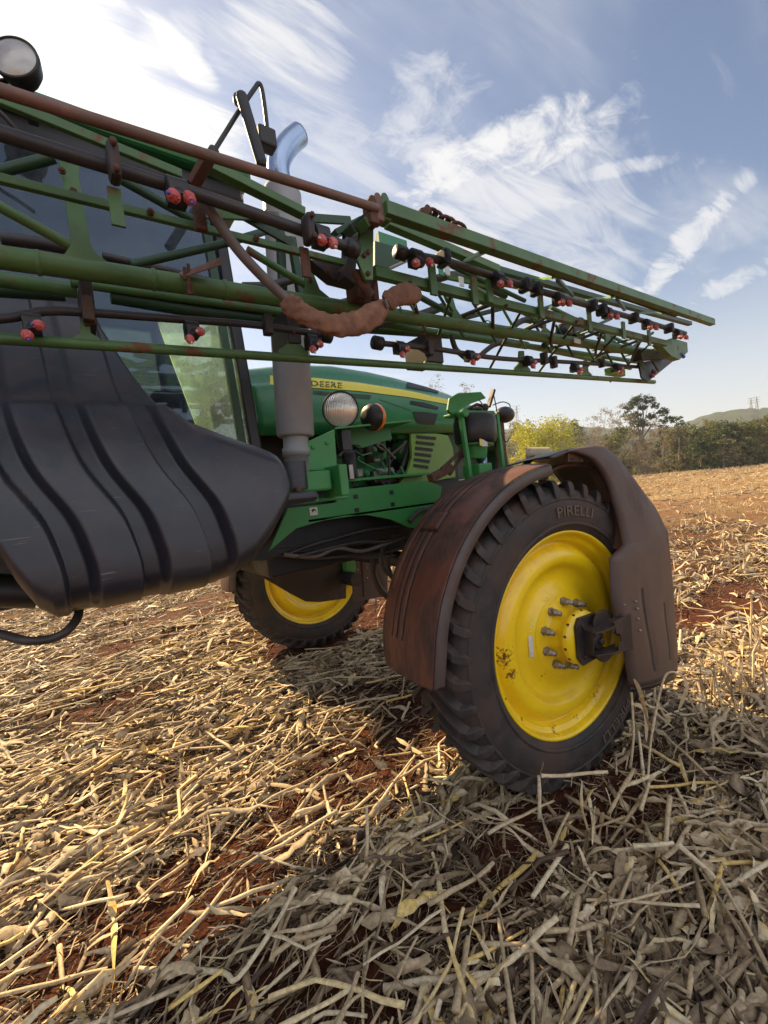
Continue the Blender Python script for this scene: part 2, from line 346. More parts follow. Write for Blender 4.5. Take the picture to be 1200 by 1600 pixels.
def gz(x, y):
    d = np.hypot(x + 2.3, y + 2.9); near = np.clip(1 - d / 30, 0, 1)
    z = (fbm(x * 1.3, y * 1.3, 4, 3) - .5) * .10 * near + (fbm(x * .15, y * .15, 3, 9) - .5) * .25 * np.clip((d - 4) / 20, 0, 1)
    z = z + (fbm(x * 9, y * 9, 3, 21) - .5) * .035 * near
    for wx, wy in ((0, -1.7), (-.05, 1.75)): z = z - .035 * np.exp(-((x - wx) ** 2 / .5 + (y - wy) ** 2 / .12))
    return z - np.clip(d - CR, 0, None) ** 1.3 * .03
PATCH = [(*at(u, v, z=0)[:2], a * 1.45, b * 1.5) for u, v, a, b in ((190, 1105, .45, .22), (245, 1215, .30, .14), (330, 1440, .26, .10), (80, 1545, .18, .08), (545, 1095, .40, .16), (790, 1290, .28, .09), (640, 1235, .22, .08), (520, 1350, .12, .06), (1095, 1160, .22, .10), (700, 1440, .08, .04), (480, 1000, .5, .3), (880, 1560, .10, .04), (1030, 1440, .10, .04))]
def bare(x, y):                                         # 1 where soil shows through
    b_ = 0
    for px, py_, sx_, sy_ in PATCH:
        b_ = np.maximum(b_, np.clip((1.0 - ((x - px) / sx_) ** 2 - ((y - py_) / sy_) ** 2 + (fbm(x * 7, y * 9, 3, 5) - .5) * 1.8) / .35, 0, 1))
    return np.maximum(b_, np.clip((fbm(x * .9 + 5, y * 1.9 + 2, 4, 31) - .535) / .04, 0, 1))
def ground():
    ths = np.linspace(0, 2 * np.pi, 361)[:-1]
    a0 = math.atan2(.8077, .587)
    ths = np.sort(np.concatenate([np.linspace(a0 - 1.0, a0 + 1.0, 420), np.linspace(a0 + 1.0, a0 - 1.0 + 2 * np.pi, 120)[1:-1]]))
    rs = np.concatenate([[0], np.linspace(.3, 6, 230), np.geomspace(6.05, 64, 170), np.geomspace(66, 860, 36)])
    T, RR = np.meshgrid(ths, rs, indexing='ij'); X = -2.3 + RR * np.cos(T); Y = -2.9 + RR * np.sin(T); Z = gz(X, Y)
    Z = np.where(RR > 140, np.maximum(Z, -14), Z)
    nu, nv = X.shape; P = np.stack([X, Y, Z], -1).reshape(-1, 3)
    i = np.arange(nu)[:, None]; j = np.arange(nv - 1)[None, :]; i2 = (i + 1) % nu
    F = np.stack([i * nv + j + 0 * i2, i * nv + j + 1, i2 * nv + j + 1, i2 * nv + j], -1).reshape(-1, 4)
    return P, F
def np_mesh(name, P, F, matr, tone=None, smooth=True):
    me = bpy.data.meshes.new(name); me.vertices.add(len(P)); me.vertices.foreach_set('co', P.astype(np.float32).ravel())
    k = F.shape[1]; me.loops.add(F.size); me.loops.foreach_set('vertex_index', F.astype(np.int32).ravel())
    me.polygons.add(len(F)); me.polygons.foreach_set('loop_start', np.arange(0, F.size, k, dtype=np.int32)); me.polygons.foreach_set('loop_total', np.full(len(F), k, np.int32))
    me.polygons.foreach_set('use_smooth', np.full(len(F), smooth)); me.update(calc_edges=True)
    if tone is not None:
        a = me.attributes.new('tone', 'FLOAT', 'POINT'); a.data.foreach_set('value', tone.astype(np.float32))
    me.materials.append(matr); o = bpy.data.objects.new(name, me); S.collection.objects.link(o); return o
def soil_mat():
    m = bpy.data.materials.new('red_soil'); m.use_nodes = True; t = m.node_tree; b = t.nodes['Principled BSDF']; b.inputs['Roughness'].default_value = .95; b.inputs['Specular IOR Level'].default_value = .15
    tcn = t.nodes.new('ShaderNodeTexCoord')
    def nz(sc, det=8, rg=.65, vec=None):
        q = t.nodes.new('ShaderNodeTexNoise'); q.inputs['Scale'].default_value = sc; q.inputs['Detail'].default_value = det; q.inputs['Roughness'].default_value = rg; t.links.new(vec or tcn.outputs['Object'], q.inputs['Vector']); return q.outputs['Fac']
    def rp(x, stops):
        q = t.nodes.new('ShaderNodeValToRGB'); e = q.color_ramp.elements
        while len(e) < len(stops): e.new(.5)
        for i, (p, c) in enumerate(stops): e[i].position = p; e[i].color = (*c, 1)
        t.links.new(x, q.inputs[0]); return q.outputs[0]
    soil = rp(nz(14), [(.3, (.035, .010, .005)), (.5, (.085, .024, .011)), (.72, (.16, .055, .026))])
    mp = t.nodes.new('ShaderNodeMapping'); mp.inputs['Scale'].default_value = (6, 26, 6); mp.inputs['Rotation'].default_value = (0, 0, .05); t.links.new(tcn.outputs['Object'], mp.inputs[0])
    straw = rp(nz(1, 6, .7, mp.outputs[0]), [(.32, (.12, .075, .035)), (.5, (.36, .25, .12)), (.68, (.58, .44, .24))])
    mp2 = t.nodes.new('ShaderNodeMapping'); mp2.inputs['Scale'].default_value = (.25, 1.2, 1); t.links.new(tcn.outputs['Object'], mp2.inputs[0])
    big = rp(nz(.6, 5, .6, mp2.outputs[0]), [(.38, (.30, .12, .05)), (.5, (.40, .25, .11)), (.62, (.46, .38, .17))])
    mm = t.nodes.new('ShaderNodeMixRGB'); mm.inputs[0].default_value = .45; t.links.new(straw, mm.inputs[1]); t.links.new(big, mm.inputs[2])
    # straw litter too fine to model grows denser with distance from where the machine stands
    vd = t.nodes.new('ShaderNodeVectorMath'); vd.operation = 'LENGTH'; t.links.new(tcn.outputs['Object'], vd.inputs[0])
    mr = t.nodes.new('ShaderNodeMapRange'); mr.inputs[1].default_value = 4; mr.inputs[2].default_value = 22; mr.inputs[3].default_value = .0; mr.inputs[4].default_value = .75; t.links.new(vd.outputs['Value'], mr.inputs[0])
    mx_ = t.nodes.new('ShaderNodeMixRGB'); t.links.new(mr.outputs[0], mx_.inputs[0]); t.links.new(soil, mx_.inputs[1]); t.links.new(mm.outputs[0], mx_.inputs[2]); t.links.new(mx_.outputs[0], b.inputs['Base Color'])
    bp = t.nodes.new('ShaderNodeBump'); bp.inputs['Strength'].default_value = .9; bp.inputs['Distance'].default_value = .03; t.links.new(nz(38, 9, .7), bp.inputs['Height']); t.links.new(bp.outputs[0], b.inputs['Normal'])
    return m
P, F = ground(); go = np_mesh('ground', P, F, soil_mat()); go['kind'] = 'structure'

# ------------------------------------------------------------------ maize residue
def straw_mat(name='straw', sat=1.0):
    m = bpy.data.materials.new(name); m.use_nodes = True; t = m.node_tree; b = t.nodes['Principled BSDF']; b.inputs['Roughness'].default_value = .62; b.inputs['Specular IOR Level'].default_value = .35
    at_ = t.nodes.new('ShaderNodeAttribute'); at_.attribute_name = 'tone'
    rp = t.nodes.new('ShaderNodeValToRGB'); e = rp.color_ramp.elements
    st = [(0, (.028, .014, .009)), (.2, (.12, .075, .045)), (.42, (.32, .225, .13)), (.66, (.57, .425, .25)), (.84, (.76, .62, .41)), (1, (.82, .56, .16))]
    while len(e) < len(st): e.new(.5)
    for i, (p, c) in enumerate(st): e[i].position = p; e[i].color = (*c, 1)
    t.links.new(at_.outputs['Fac'], rp.inputs[0])
    tcn = t.nodes.new('ShaderNodeTexCoord'); nz = t.nodes.new('ShaderNodeTexNoise'); nz.inputs['Scale'].default_value = 60; nz.inputs['Detail'].default_value = 4; t.links.new(tcn.outputs['Object'], nz.inputs['Vector'])
    mr = t.nodes.new('ShaderNodeMapRange'); mr.inputs[1].default_value = .3; mr.inputs[2].default_value = .7; mr.inputs[3].default_value = .68; mr.inputs[4].default_value = 1.15; t.links.new(nz.outputs['Fac'], mr.inputs[0])
    mu = t.nodes.new('ShaderNodeVectorMath'); mu.operation = 'SCALE'; t.links.new(rp.outputs[0], mu.inputs[0]); t.links.new(mr.outputs[0], mu.inputs['Scale']); t.links.new(mu.outputs[0], b.inputs['Base Color'])
    bp = t.nodes.new('ShaderNodeBump'); bp.inputs['Strength'].default_value = .4; bp.inputs['Distance'].default_value = .003; t.links.new(nz.outputs['Fac'], bp.inputs['Height']); t.links.new(bp.outputs[0], b.inputs['Normal'])
    return m
STRAW = straw_mat()
A0 = math.atan2(.8077, .587)
def scatter(n, r0, r1, pw=1.0, half=None):
    if half is None: half = 1.25 if r1 <= 14 else 1.0; n = int(n * half / .86)
    th = A0 + RNG.uniform(-half, half, n); u = RNG.uniform(0, 1, n); r = (r0 ** (2 - pw) + u * (r1 ** (2 - pw) - r0 ** (2 - pw))) ** (1 / (2 - pw)) if pw != 2 else r0 * (r1 / r0) ** u
    return -2.3 + r * np.cos(th), -2.9 + r * np.sin(th), r
def ribbons(x, y, Ls, Ws, K, lift, curl, align, tilt, tone, stand=None):
    """N curved, folded blades; returns vertices, faces and per-vertex tone"""
    n = len(x); ang = np.where(RNG.uniform(size=n) < align, RNG.normal(.0, .36, n), RNG.uniform(0, np.pi, n)); ang = ang + np.pi * (RNG.uniform(size=n) < .5)
    s = np.linspace(0, 1, K + 1)[None, :]; bend = RNG.normal(0, curl, n)[:, None]; kink = (RNG.normal(0, curl * 1.3, n) * (RNG.uniform(size=n) < .5))[:, None]; ks = RNG.uniform(.25, .75, n)[:, None]
    a = ang[:, None] + bend * s + kink * (s > ks)
    dl = (Ls[:, None] / K) * np.ones_like(s); el = RNG.normal(0, tilt, n)[:, None] + RNG.normal(0, curl * .5, (n, K + 1)); 
    if stand is not None: el = stand[:, None] + RNG.normal(0, .12, (n, K + 1)) - (s > ks) * (RNG.uniform(.2, 2.0, n) * (RNG.uniform(size=n) < .6))[:, None]
    dx = np.cos(a) * np.cos(el) * dl; dy = np.sin(a) * np.cos(el) * dl; dz = np.sin(el) * dl
    px = x[:, None] + np.cumsum(dx, 1) - dx; py = y[:, None] + np.cumsum(dy, 1) - dy; pz = np.cumsum(dz, 1) - dz
    if stand is None: pz = pz - pz.mean(1, keepdims=True)
    base = gz(px, py)
    z = base + lift[:, None] + pz; z = np.maximum(z, base + .004)
    roll = RNG.normal(0, .6, n)[:, None] + RNG.normal(0, 1.7, n)[:, None] * s
    prof = np.sin(np.pi * np.clip(s * .86 + .09, 0, 1)) ** np.where(RNG.uniform(size=n) < .5, .15, .7)[:, None]
    hw = Ws[:, None] * .5 * prof * np.clip(1 + RNG.normal(0, .28, (n, K + 1)), .3, 1.8)
    sx, sy = -np.sin(a), np.cos(a); fold = RNG.uniform(.1, .9, n)[:, None]
    V = []
    for k in (-1, 0, 1):
        ox = k * hw * np.cos(roll); oz = k * hw * np.sin(roll) - (abs(k) - .5) * hw * fold
        V.append(np.stack([px + sx * ox, py + sy * ox, z + oz], -1))
    V = np.stack(V, 2)                                   # n, K+1, 3, 3
    idx = np.arange(n * (K + 1) * 3).reshape(n, K + 1, 3)
    Fq = np.concatenate([np.stack([idx[:, :-1, k], idx[:, 1:, k], idx[:, 1:, k + 1], idx[:, :-1, k + 1]], -1).reshape(-1, 4) for k in (0, 1)])
    tn = tone[:, None, None] + RNG.normal(0, .07, (n, K + 1, 3)) + np.array([-.10, .12, -.04]) * RNG.uniform(.2, 1.4, (n, 1, 1)); tn = np.clip(tn.reshape(-1), 0, 1)
    return V.reshape(-1, 3), Fq, tn
def stalks(x, y, Ls, rad, lift, align, tone, stand=None, K=4, bendp=.35):
    n = len(x); ang = np.where(RNG.uniform(size=n) < align, RNG.normal(.05, .4, n), RNG.uniform(0, np.pi, n)) + np.pi * (RNG.uniform(size=n) < .5)
    s = np.linspace(0, 1, K + 1)[None, :]; kb = ((RNG.uniform(size=n) < bendp) * RNG.normal(0, .9, n))[:, None]; ks = RNG.uniform(.2, .8, n)[:, None]
    a = ang[:, None] + kb * (s > ks); el = RNG.normal(0, .10, n)[:, None] * np.ones_like(s)
    if stand is not None: el = stand[:, None] - np.abs(kb) * 1.2 * (s > ks)
    dl = Ls[:, None] / K; dx, dy, dz = np.cos(a) * np.cos(el) * dl, np.sin(a) * np.cos(el) * dl, np.sin(el) * dl
    c = lambda q: np.cumsum(q, 1) - q
    px, py, pz = x[:, None] + c(dx), y[:, None] + c(dy), c(dz)
    if stand is None: pz = pz - pz.mean(1, keepdims=True)
    z = np.maximum(gz(px, py) + lift[:, None] + pz, gz(px, py) + rad[:, None] * .3)
    T = np.stack([np.cos(a) * np.cos(el), np.sin(a) * np.cos(el), np.sin(el)], -1); Bv = np.stack([-np.sin(a), np.cos(a), 0 * a], -1); C = np.cross(T, Bv)
    V = []; m = 6; rr = rad[:, None] * (1 - .25 * s) * (1 + .12 * RNG.normal(size=(n, K + 1)))
    for k in range(m):
        f = 2 * np.pi * k / m; V.append(np.stack([px, py, z], -1) + (Bv * math.cos(f) + C * math.sin(f) * .8) * rr[..., None])
    V = np.stack(V, 2); idx = np.arange(n * (K + 1) * m).reshape(n, K + 1, m)
    Fq = np.concatenate([np.stack([idx[:, :-1, k], idx[:, 1:, k], idx[:, 1:, (k + 1) % m], idx[:, :-1, (k + 1) % m]], -1).reshape(-1, 4) for k in range(m)])
    cap = np.concatenate([np.stack([idx[:, e, 0], idx[:, e, 1], idx[:, e, 2], idx[:, e, 3]], -1) for e in (0, K)] + [np.stack([idx[:, e, 3], idx[:, e, 4], idx[:, e, 5], idx[:, e, 0]], -1) for e in (0, K)])
    return V.reshape(-1, 3), np.concatenate([Fq, cap]), np.clip(np.repeat(tone, (K + 1) * m), 0, 1)
LAY = []
def keep(x, y, p=1.0):
    b_ = np.maximum(np.maximum(bare(x, y), bare(x + .13, y)), np.maximum(bare(x - .13, y), bare(x + .05, y + .06)))
    return RNG.uniform(size=len(x)) > b_ * p
def tones(n, mu=.5, sd=.2): return np.clip(RNG.normal(mu, sd, n), .02, .98)
def U(a, b, n): return RNG.uniform(a, b, n)
# fine chaff
for n, r0, r1, k in ((90000, .7, 5, 2), (70000, 5, 14, 1), (46000, 14, 66, 1)):
    x, y, r = scatter(n, r0, r1, .9); q = RNG.uniform(size=len(x)) > bare(x, y) * .8; x, y, r = x[q], y[q], r[q]; n = len(x); g = 1 + r / 14
    LAY.append(ribbons(x, y, U(.02, .12, n) * g, U(.002, .008, n) * g, k, U(0, .045, n), .6, .6, .25, tones(n, .27, .22)))
# leaves and husks
for n, r0, r1, k in ((13000, .7, 5, 9), (9500, 5, 14, 4), (14000, 14, 66, 2)):
    x, y, r = scatter(n, r0, r1, .9); q = keep(x, y, .97); x, y, r = x[q], y[q], r[q]; n = len(x); g = 1 + r / 30
    LAY.append(ribbons(x, y, (.08 + .42 * U(0, 1, n) ** 1.6) * g, (.006 + .036 * U(0, 1, n) ** 1.8) * g, k, U(.003, .06, n), .5, .68, .10, tones(n, .48, .24)))
for n, r0, r1, k in ((1300, .8, 5, 12), (1500, 5, 12, 6)):
    x, y, r = scatter(n, r0, r1, .9); q = keep(x, y, .9); x, y, r = x[q], y[q], r[q]; n = len(x)
    LAY.append(ribbons(x, y, U(.35, .8, n), U(.006, .03, n), k, U(.02, .08, n), .6, .6, .08, tones(n, .56, .22)))
for n, r0, r1, k in ((2600, .8, 5, 7), (2200, 5, 12, 4)):      # broad crumpled husks
    x, y, r = scatter(n, r0, r1, .9); q = keep(x, y, .95); x, y, r = x[q], y[q], r[q]; n = len(x)
    LAY.append(ribbons(x, y, U(.10, .34, n), U(.022, .062, n), k, U(.02, .08, n), .65, .5, .14, tones(n, .58, .2)))
x, y, r = scatter(200, 1.0, 4, .9); n = len(x); LAY.append(stalks(x, y, U(.2, .55, n), U(.009, .014, n), U(.03, .09, n), .6, tones(n, .74, .12), K=6, bendp=.5))
# stalks
for n, r0, r1, k in ((1300, .8, 5, 5), (2400, 5, 14, 4), (3600, 14, 66, 2)):
    x, y, r = scatter(n, r0, r1, .9); q = keep(x, y, .88); x, y, r = x[q], y[q], r[q]; n = len(x); g = 1 + r / 50
    LAY.append(stalks(x, y, U(.12, .55, n) * g, U(.005, .012, n) * g, U(.015, .09, n), .72, tones(n, .68, .17), K=k))
# standing stubble in rows
sx, sy = [], []
for row in np.arange(-24, 40, .75):
    px = np.arange(-3, 60, .22); px = px + RNG.normal(0, .05, len(px)); py = row + RNG.normal(0, .05, len(px)); sx.append(px); sy.append(py)
sx, sy = np.concatenate(sx), np.concatenate(sy); d = np.hypot(sx + 2.3, sy + 2.9); th = np.abs((np.arctan2(sy + 2.9, sx + 2.3) - A0 + np.pi) % (2 * np.pi) - np.pi)
q = (d > 2.4) & (d < 60) & (th < 1.05) & (RNG.uniform(size=len(sx)) < .38) & ~((sx < 1.0) & (sy > -2.3) & (sy < 3.2)); sx, sy = sx[q], sy[q]; n = len(sx)
LAY.append(stalks(sx, sy, U(.10, .34, n), U(.006, .011, n), U(0, .01, n), .2, tones(n, .7, .15), stand=U(.9, 1.6, n), K=4, bendp=.5))
LAY.append(ribbons(np.repeat(sx, 2), np.repeat(sy, 2), U(.15, .42, 2 * n), U(.01, .03, 2 * n), 6, U(.0, .1, 2 * n), .7, .1, .2, tones(2 * n, .6, .15), stand=U(.5, 1.5, 2 * n)))
# thick tangle right of the wheel
x = U(.7, 2.6, 420); y = U(-2.7, -1.75, 420); n = len(x)
LAY.append(ribbons(x, y, U(.18, .45, n), U(.012, .035, n), 8, U(.02, .16, n), .8, .3, .4, tones(n, .6, .15)))
x = U(.9, 4.2, 230); y = U(-2.7, -1.70, 230); n = len(x)
LAY.append(ribbons(x, y, U(.25, .6, n), U(.010, .030, n), 8, U(.0, .05, n), .6, .3, .3, tones(n, .68, .12), stand=U(.9, 1.5, n)))
LAY.append(stalks(x[:110], y[:110], U(.28, .55, 110), U(.006, .011, 110), U(0, .02, 110), .3, tones(110, .72, .1), stand=U(1.0, 1.55, 110), K=5, bendp=.7))
off = 0; VV, FF, TT = [], [], []
for v, f, t_ in LAY: VV.append(v); FF.append(f + off); TT.append(t_); off += len(v)
ro = np_mesh('crop_residue', np.concatenate(VV), np.concatenate(FF), STRAW, np.concatenate(TT)); ro['kind'] = 'stuff'
print('residue faces', sum(len(f) for f in FF))

# ------------------------------------------------------------------ the sprayer
SP = thing('field_sprayer', 'green field sprayer with yellow wheels and folded spray boom, parked on the maize stubble', 'sprayer')
def part(mb, name, m_, parent=SP, **k): return mb.build(name, [M[q] for q in m_] if isinstance(m_, tuple) else M[m_], parent, **k)
# --- wheels
def wheel(C, yaw, inner):
    fw = Vector((math.cos(yaw), -math.sin(yaw), 0)); ou = Vector((-math.sin(yaw), -math.cos(yaw), 0)); up = Vector((0, 0, 1)); C = Vector(C)
    W = lambda a, z, o: C + fw * a + up * z + ou * o
    PL = lambda th, r, o: W(r * math.cos(th), r * math.sin(th), o)
    if not inner:
        prof = [(-.40, .612), (-.41, .60), (-.40, .585), (-.30, .56), (-.13, .55), (-.06, .575), (-.012, .588), (.004, .600), (.006, .612), (-.006, .612), (-.012, .600), (-.030, .590), (-.040, .575), (-.048, .556), (-.050, .552), (-.085, .548), (-.096, .536), (-.078, .518), (-.045, .498), (-.030, .470), (-.030, .430), (-.040, .408), (-.060, .392), (-.072, .370), (-.074, .330), (-.068, .300), (-.050, .270), (-.036, .245), (-.032, .22), (-.032, .155), (-.031, .10)]
    else:
        prof = [(.02, .612), (.01, .600), (-.02, .592), (-.05, .575), (-.10, .565), (-.12, .552), (-.20, .548), (-.22, .535), (-.26, .530), (-.275, .50), (-.285, .45), (-.26, .41), (-.24, .36), (-.25, .30), (-.25, .2), (-.25, .12), (-.25, .01)]
    wb = MB(); wb.lathe(prof, C, ou, 96); wo = part(wb, 'wheel', 'yellow')
    # tyre
    tp = [(-.02, .598), (.012, .622), (.030, .655), (.037, .70), (.036, .745), (.026, .79), (.010, .83), (-.02, .858), (-.06, .868), (-.21, .878), (-.36, .868), (-.40, .858), (-.43, .83), (-.446, .79), (-.456, .745), (-.457, .70), (-.45, .655), (-.432, .622), (-.40, .598)]
    tb = MB(); tb.lathe(tp, C, ou, 120)
    for rr_, oo in ((.655, .0315), (.80, .0235)):        # moulded rings on the sidewall
        tb.lathe([(oo - .004, rr_ - .012), (oo + .006, rr_ - .006), (oo + .006, rr_ + .004), (oo - .004, rr_ + .012)], C, ou, 120)
    nl = 40
    for side in (0, 1):
        for k in range(nl):
            th0 = 2 * math.pi * (k + .5 * side) / nl; rows = []
            path = [(-.205, .910, .866, 0.0, .017), (-.15, .914, .866, .045, .017), (-.08, .914, .864, .115, .018), (-.02, .908, .85, .165, .022), (.004, .896, .83, .185, .026), (.022, .866, .81, .197, .028), (.033, .825, .79, .206, .026), (.032, .795, .785, .212, .012)]
            for o_, rt, rb, dt, hw in path:
                if side: o_ = -.42 - o_
                th = th0 + dt; oi = o_ - (.018 if not side else -.018) * (1 if rt < .9 else 0); hwt = hw * .82
                rows.append([PL(th - hw / .9, rb, oi), PL(th - hwt / .9, rt, o_), PL(th + hwt / .9, rt, o_), PL(th + hw / .9, rb, oi)])
            tb.grid(rows, m=0, smooth=False)
            tb.add([rows[0][i] for i in range(4)], [(0, 1, 2, 3)]); tb.add([rows[-1][i] for i in range(4)], [(0, 1, 2, 3)])
    part(tb, 'tyre', 'rubber', wo, bevel=.004)
    return W, PL, wo, fw, ou
YAWN = R(5.46)
W, PL, wheel_near, FWn, OUn = wheel((0, -1.4966, .885), YAWN, False)
W2, PL2, wheel_far, FWf, OUf = wheel((.06, 1.925, .885), R(3.2), False)
# the far wheel shows its inner face: turn the dish round
wheel_far.data = wheel_far.data
def inner_face():
    C = Vector((.06, 1.925, .885)); ou = -OUf
    mb = MB(); mb.lathe([(.43 + .0, .612), (.42, .600), (.39, .592), (.36, .575), (.31, .565), (.29, .552), (.21, .548), (.19, .535), (.15, .530), (.135, .50), (.125, .45), (.15, .41), (.17, .36), (.16, .30), (.16, .2), (.16, .12), (.16, .01)], C, ou, 96); part(mb, 'rim', 'yellow', wheel_far)
inner_face()
# sidewall lettering
def side_text(body, rad, th_mid, size, flip=False, sxx=1.25):
    vs, fs = text_mesh(body, size, sxx); wmax = max(v[0] for v in vs); P_ = []
    for x, y in vs:
        if not flip: th = th_mid - (x - wmax / 2) / rad; r_ = rad + y
        else: th = th_mid + (x - wmax / 2) / rad; r_ = rad - y
        P_.append(PL(th, r_, .041 if r_ < .77 else .034))
    mb = MB(); mb.add(P_, fs); return part(mb, 'lettering', 'sidetext', wheel_near, solid=.004)
side_text('PIRELLI', .70, R(83), .085)
side_text('PIRELLI', .70, R(-62), .085, False)
# hub, nuts, sticker
hb = MB(); hb.lathe([(-.036, .250), (-.030, .225), (-.028, .172), (-.02, .164), (.060, .154), (.063, .158), (.080, .158), (.100, .150), (.100, .0)], W(0, 0, 0), OUn, 48)
part(hb, 'hub', 'yellow', wheel_near)
for k in range(10):
    th = R(18 + 36 * k); n_ = MB(); p0 = PL(th, .192, -.03)
    n_.lathe([(0, .027), (.010, .027), (.012, .022), (.040, .021), (.046, .016)], p0, OUn, 6, smooth=False); n_.lathe([(.046, .016), (.048, .014), (.070, .014), (.072, 0)], p0, OUn, 10)
    part(n_, 'wheel_nut', 'steel', wheel_near)
for k in range(14):
    th = R(10 + 360 / 14 * k); n_ = MB(); n_.lathe([(.078, .008), (.090, .008), (.091, 0)], PL(th, .154, .0), OUn, 6, smooth=False); part(n_, 'hub_bolt', 'rust', wheel_near)
# hub bracket carrying the shield
bk = MB(); bk.prism([W(a, z, .082) for a, z in ((-.065, .135), (.085, .13), (.13, .06), (.135, -.07), (.09, -.13), (-.06, -.14), (-.095, -.09), (-.095, .09))], OUn * .018); bk.v = [tuple(Vector(p) + OUn * .022) for p in bk.v]
for a, z in ((-.045, .085), (-.045, -.09), (.07, .085), (.07, -.09)): bk.lathe([(.12, .013), (.132, .013), (.133, 0)], W(a, z, 0), OUn, 6, smooth=False)
part(bk, 'hub_plate', 'darksteel', bevel=.003)
bk = MB()
bk.prism([W(-.045, .075, .10), W(.06, .085, .10), W(.21, .105, .235), W(.05, .075, .235), W(-.045, .06, .20)], Vector((0, 0, -.010)))
bk.prism([W(-.045, -.075, .10), W(.06, -.075, .10), W(.21, -.085, .235), W(.05, -.075, .235), W(-.045, -.07, .20)], Vector((0, 0, .010)))
bk.prism([W(.075, .10, .225), W(.23, .115, .235), W(.23, -.095, .235), W(.10, -.080, .225), W(.105, -.035, .225), W(.13, -.02, .226), W(.13, .02, .226), W(.095, .03, .225)], OUn * .008)
bk.prism([W(-.04, .07, .10), W(-.04, -.07, .10), W(-.04, -.07, .18), W(-.04, .07, .18)], FWn * .008)
bk.lathe([(.10, .05), (.16, .05), (.165, .042), (.165, .02), (.185, .02), (.186, 0)], W(.04, -.01, 0), OUn, 20)
part(bk, 'hub_bracket', 'darksteel', bevel=.003)
for sgn in (1, -1):
    g = MB(); rows = []
    for k in range(13):
        th = R(sgn * (180 - 15 * k) * 1.0) if sgn > 0 else R(-180 + 15 * k)
        r_ = .095; rows.append([W(.105 + r_ * math.cos(th), sgn * .075 + r_ * math.sin(th) * .8, o_) for o_ in (.13, .145)])
    P_ = [r[1] for r in rows]; g.prism(P_, OUn * .012); part(g, 'bracket_guard', 'darksteel', bevel=.003)
# --- mudguard over the tread
def guard(PLx, name, logo=True):
    rows = []; nth, no = 160, 120
    grooves = (-.235, -.285, -.335)
    for i in range(nth):
        th = R(93.5 + (180.5 - 93.5) * i / (nth - 1)); row = []; deg = math.degrees(th)
        for j in range(no):
            o_ = .012 - .475 * j / (no - 1); r_ = 1.022 - .018 * abs((o_ + .22) / .24) ** 3
            e = max(0, (deg - 170) / 10.5)
            if e > 0:                                   # rounded lower corners
                oc = -.22 + (o_ + .22) * (1 - .10 * e ** 2)
            else: oc = o_
            if j == 0: r_ -= .003; oc -= .003
            if 103 < deg < 170:
                inlogo = 128.8 < deg < 136.0 and -.365 < o_ < -.205
                if not inlogo:
                    for g0 in grooves:
                        r_ -= .016 * math.exp(-((o_ - g0) / .008) ** 2) * min(1, (deg - 103) / 2, (170 - deg) / 2)
                    if -.345 < o_ < -.225: r_ += .004
                else:
                    r_ += .016 * min(1, (deg - 128.8) / .6, (136.0 - deg) / .6, (-.205 - o_) / .012, (o_ + .365) / .012)
            row.append(PLx(th, r_, oc))
        rows.append(row)
    mb = MB(); mb.grid(rows)
    for i in range(nth - 1):
        deg = 93.5 + 87 * (i + .5) / (nth - 1)
        for j in range(no - 1):
            o_ = .012 - .475 * (j + .5) / (no - 1); inl = 128.3 < deg < 136.5 and -.372 < o_ < -.198
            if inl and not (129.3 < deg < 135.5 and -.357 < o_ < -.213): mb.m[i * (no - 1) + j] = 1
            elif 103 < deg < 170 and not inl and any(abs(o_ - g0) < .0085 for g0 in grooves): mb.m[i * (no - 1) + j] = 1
    lip = []
    for i, row in enumerate(rows):                      # the turned down outer lip, a crisp fold
        th = R(93.5 + 87 * i / (nth - 1)); lip.append([row[0] + (PLx(th, 1, .0) - PLx(th, 1, .006)) * -1, row[0] + (PLx(th, .975, .010) - PLx(th, 1, 0)), row[0] + (PLx(th, .940, .013) - PLx(th, 1, 0))])
    mb.grid(lip, m=2)
    return part(mb, name, ('fender', 'groove', 'lip'), solid=.007)
mg = guard(PL, 'mudguard')
guard(PL2, 'mudguard')
# leaping deer on the badge of the mudguard
deer = [(0, .3), (.12, .42), (.3, .44), (.5, .5), (.62, .62), (.6, .9), (.68, .72), (.74, .92), (.76, .68), (.92, .6), (.95, .54), (.8, .52), (.78, .38), (.95, .22), (.9, .17), (.68, .3), (.5, .28), (.3, .3), (.12, .06), (.06, .08), (.2, .3), (.08, .26)]
mb = MB(); mb.add([PL(R(135.0) - y * R(5.2), 1.0375, -.345 + x * .125) for x, y in deer], [tuple(range(len(deer)))]); part(mb, 'deer_emblem', 'fender', mg, solid=.004)
# carrier tube of the mudguard
mb = MB(); mb.tube(arc([W(-.95, .2, -.40), W(-.88, .50, -.40), W(-.55, .84, -.40), W(-.1, .99, -.42), W(0, .95, -.62)]), .022); part(mb, 'mudguard_carrier', 'rust')
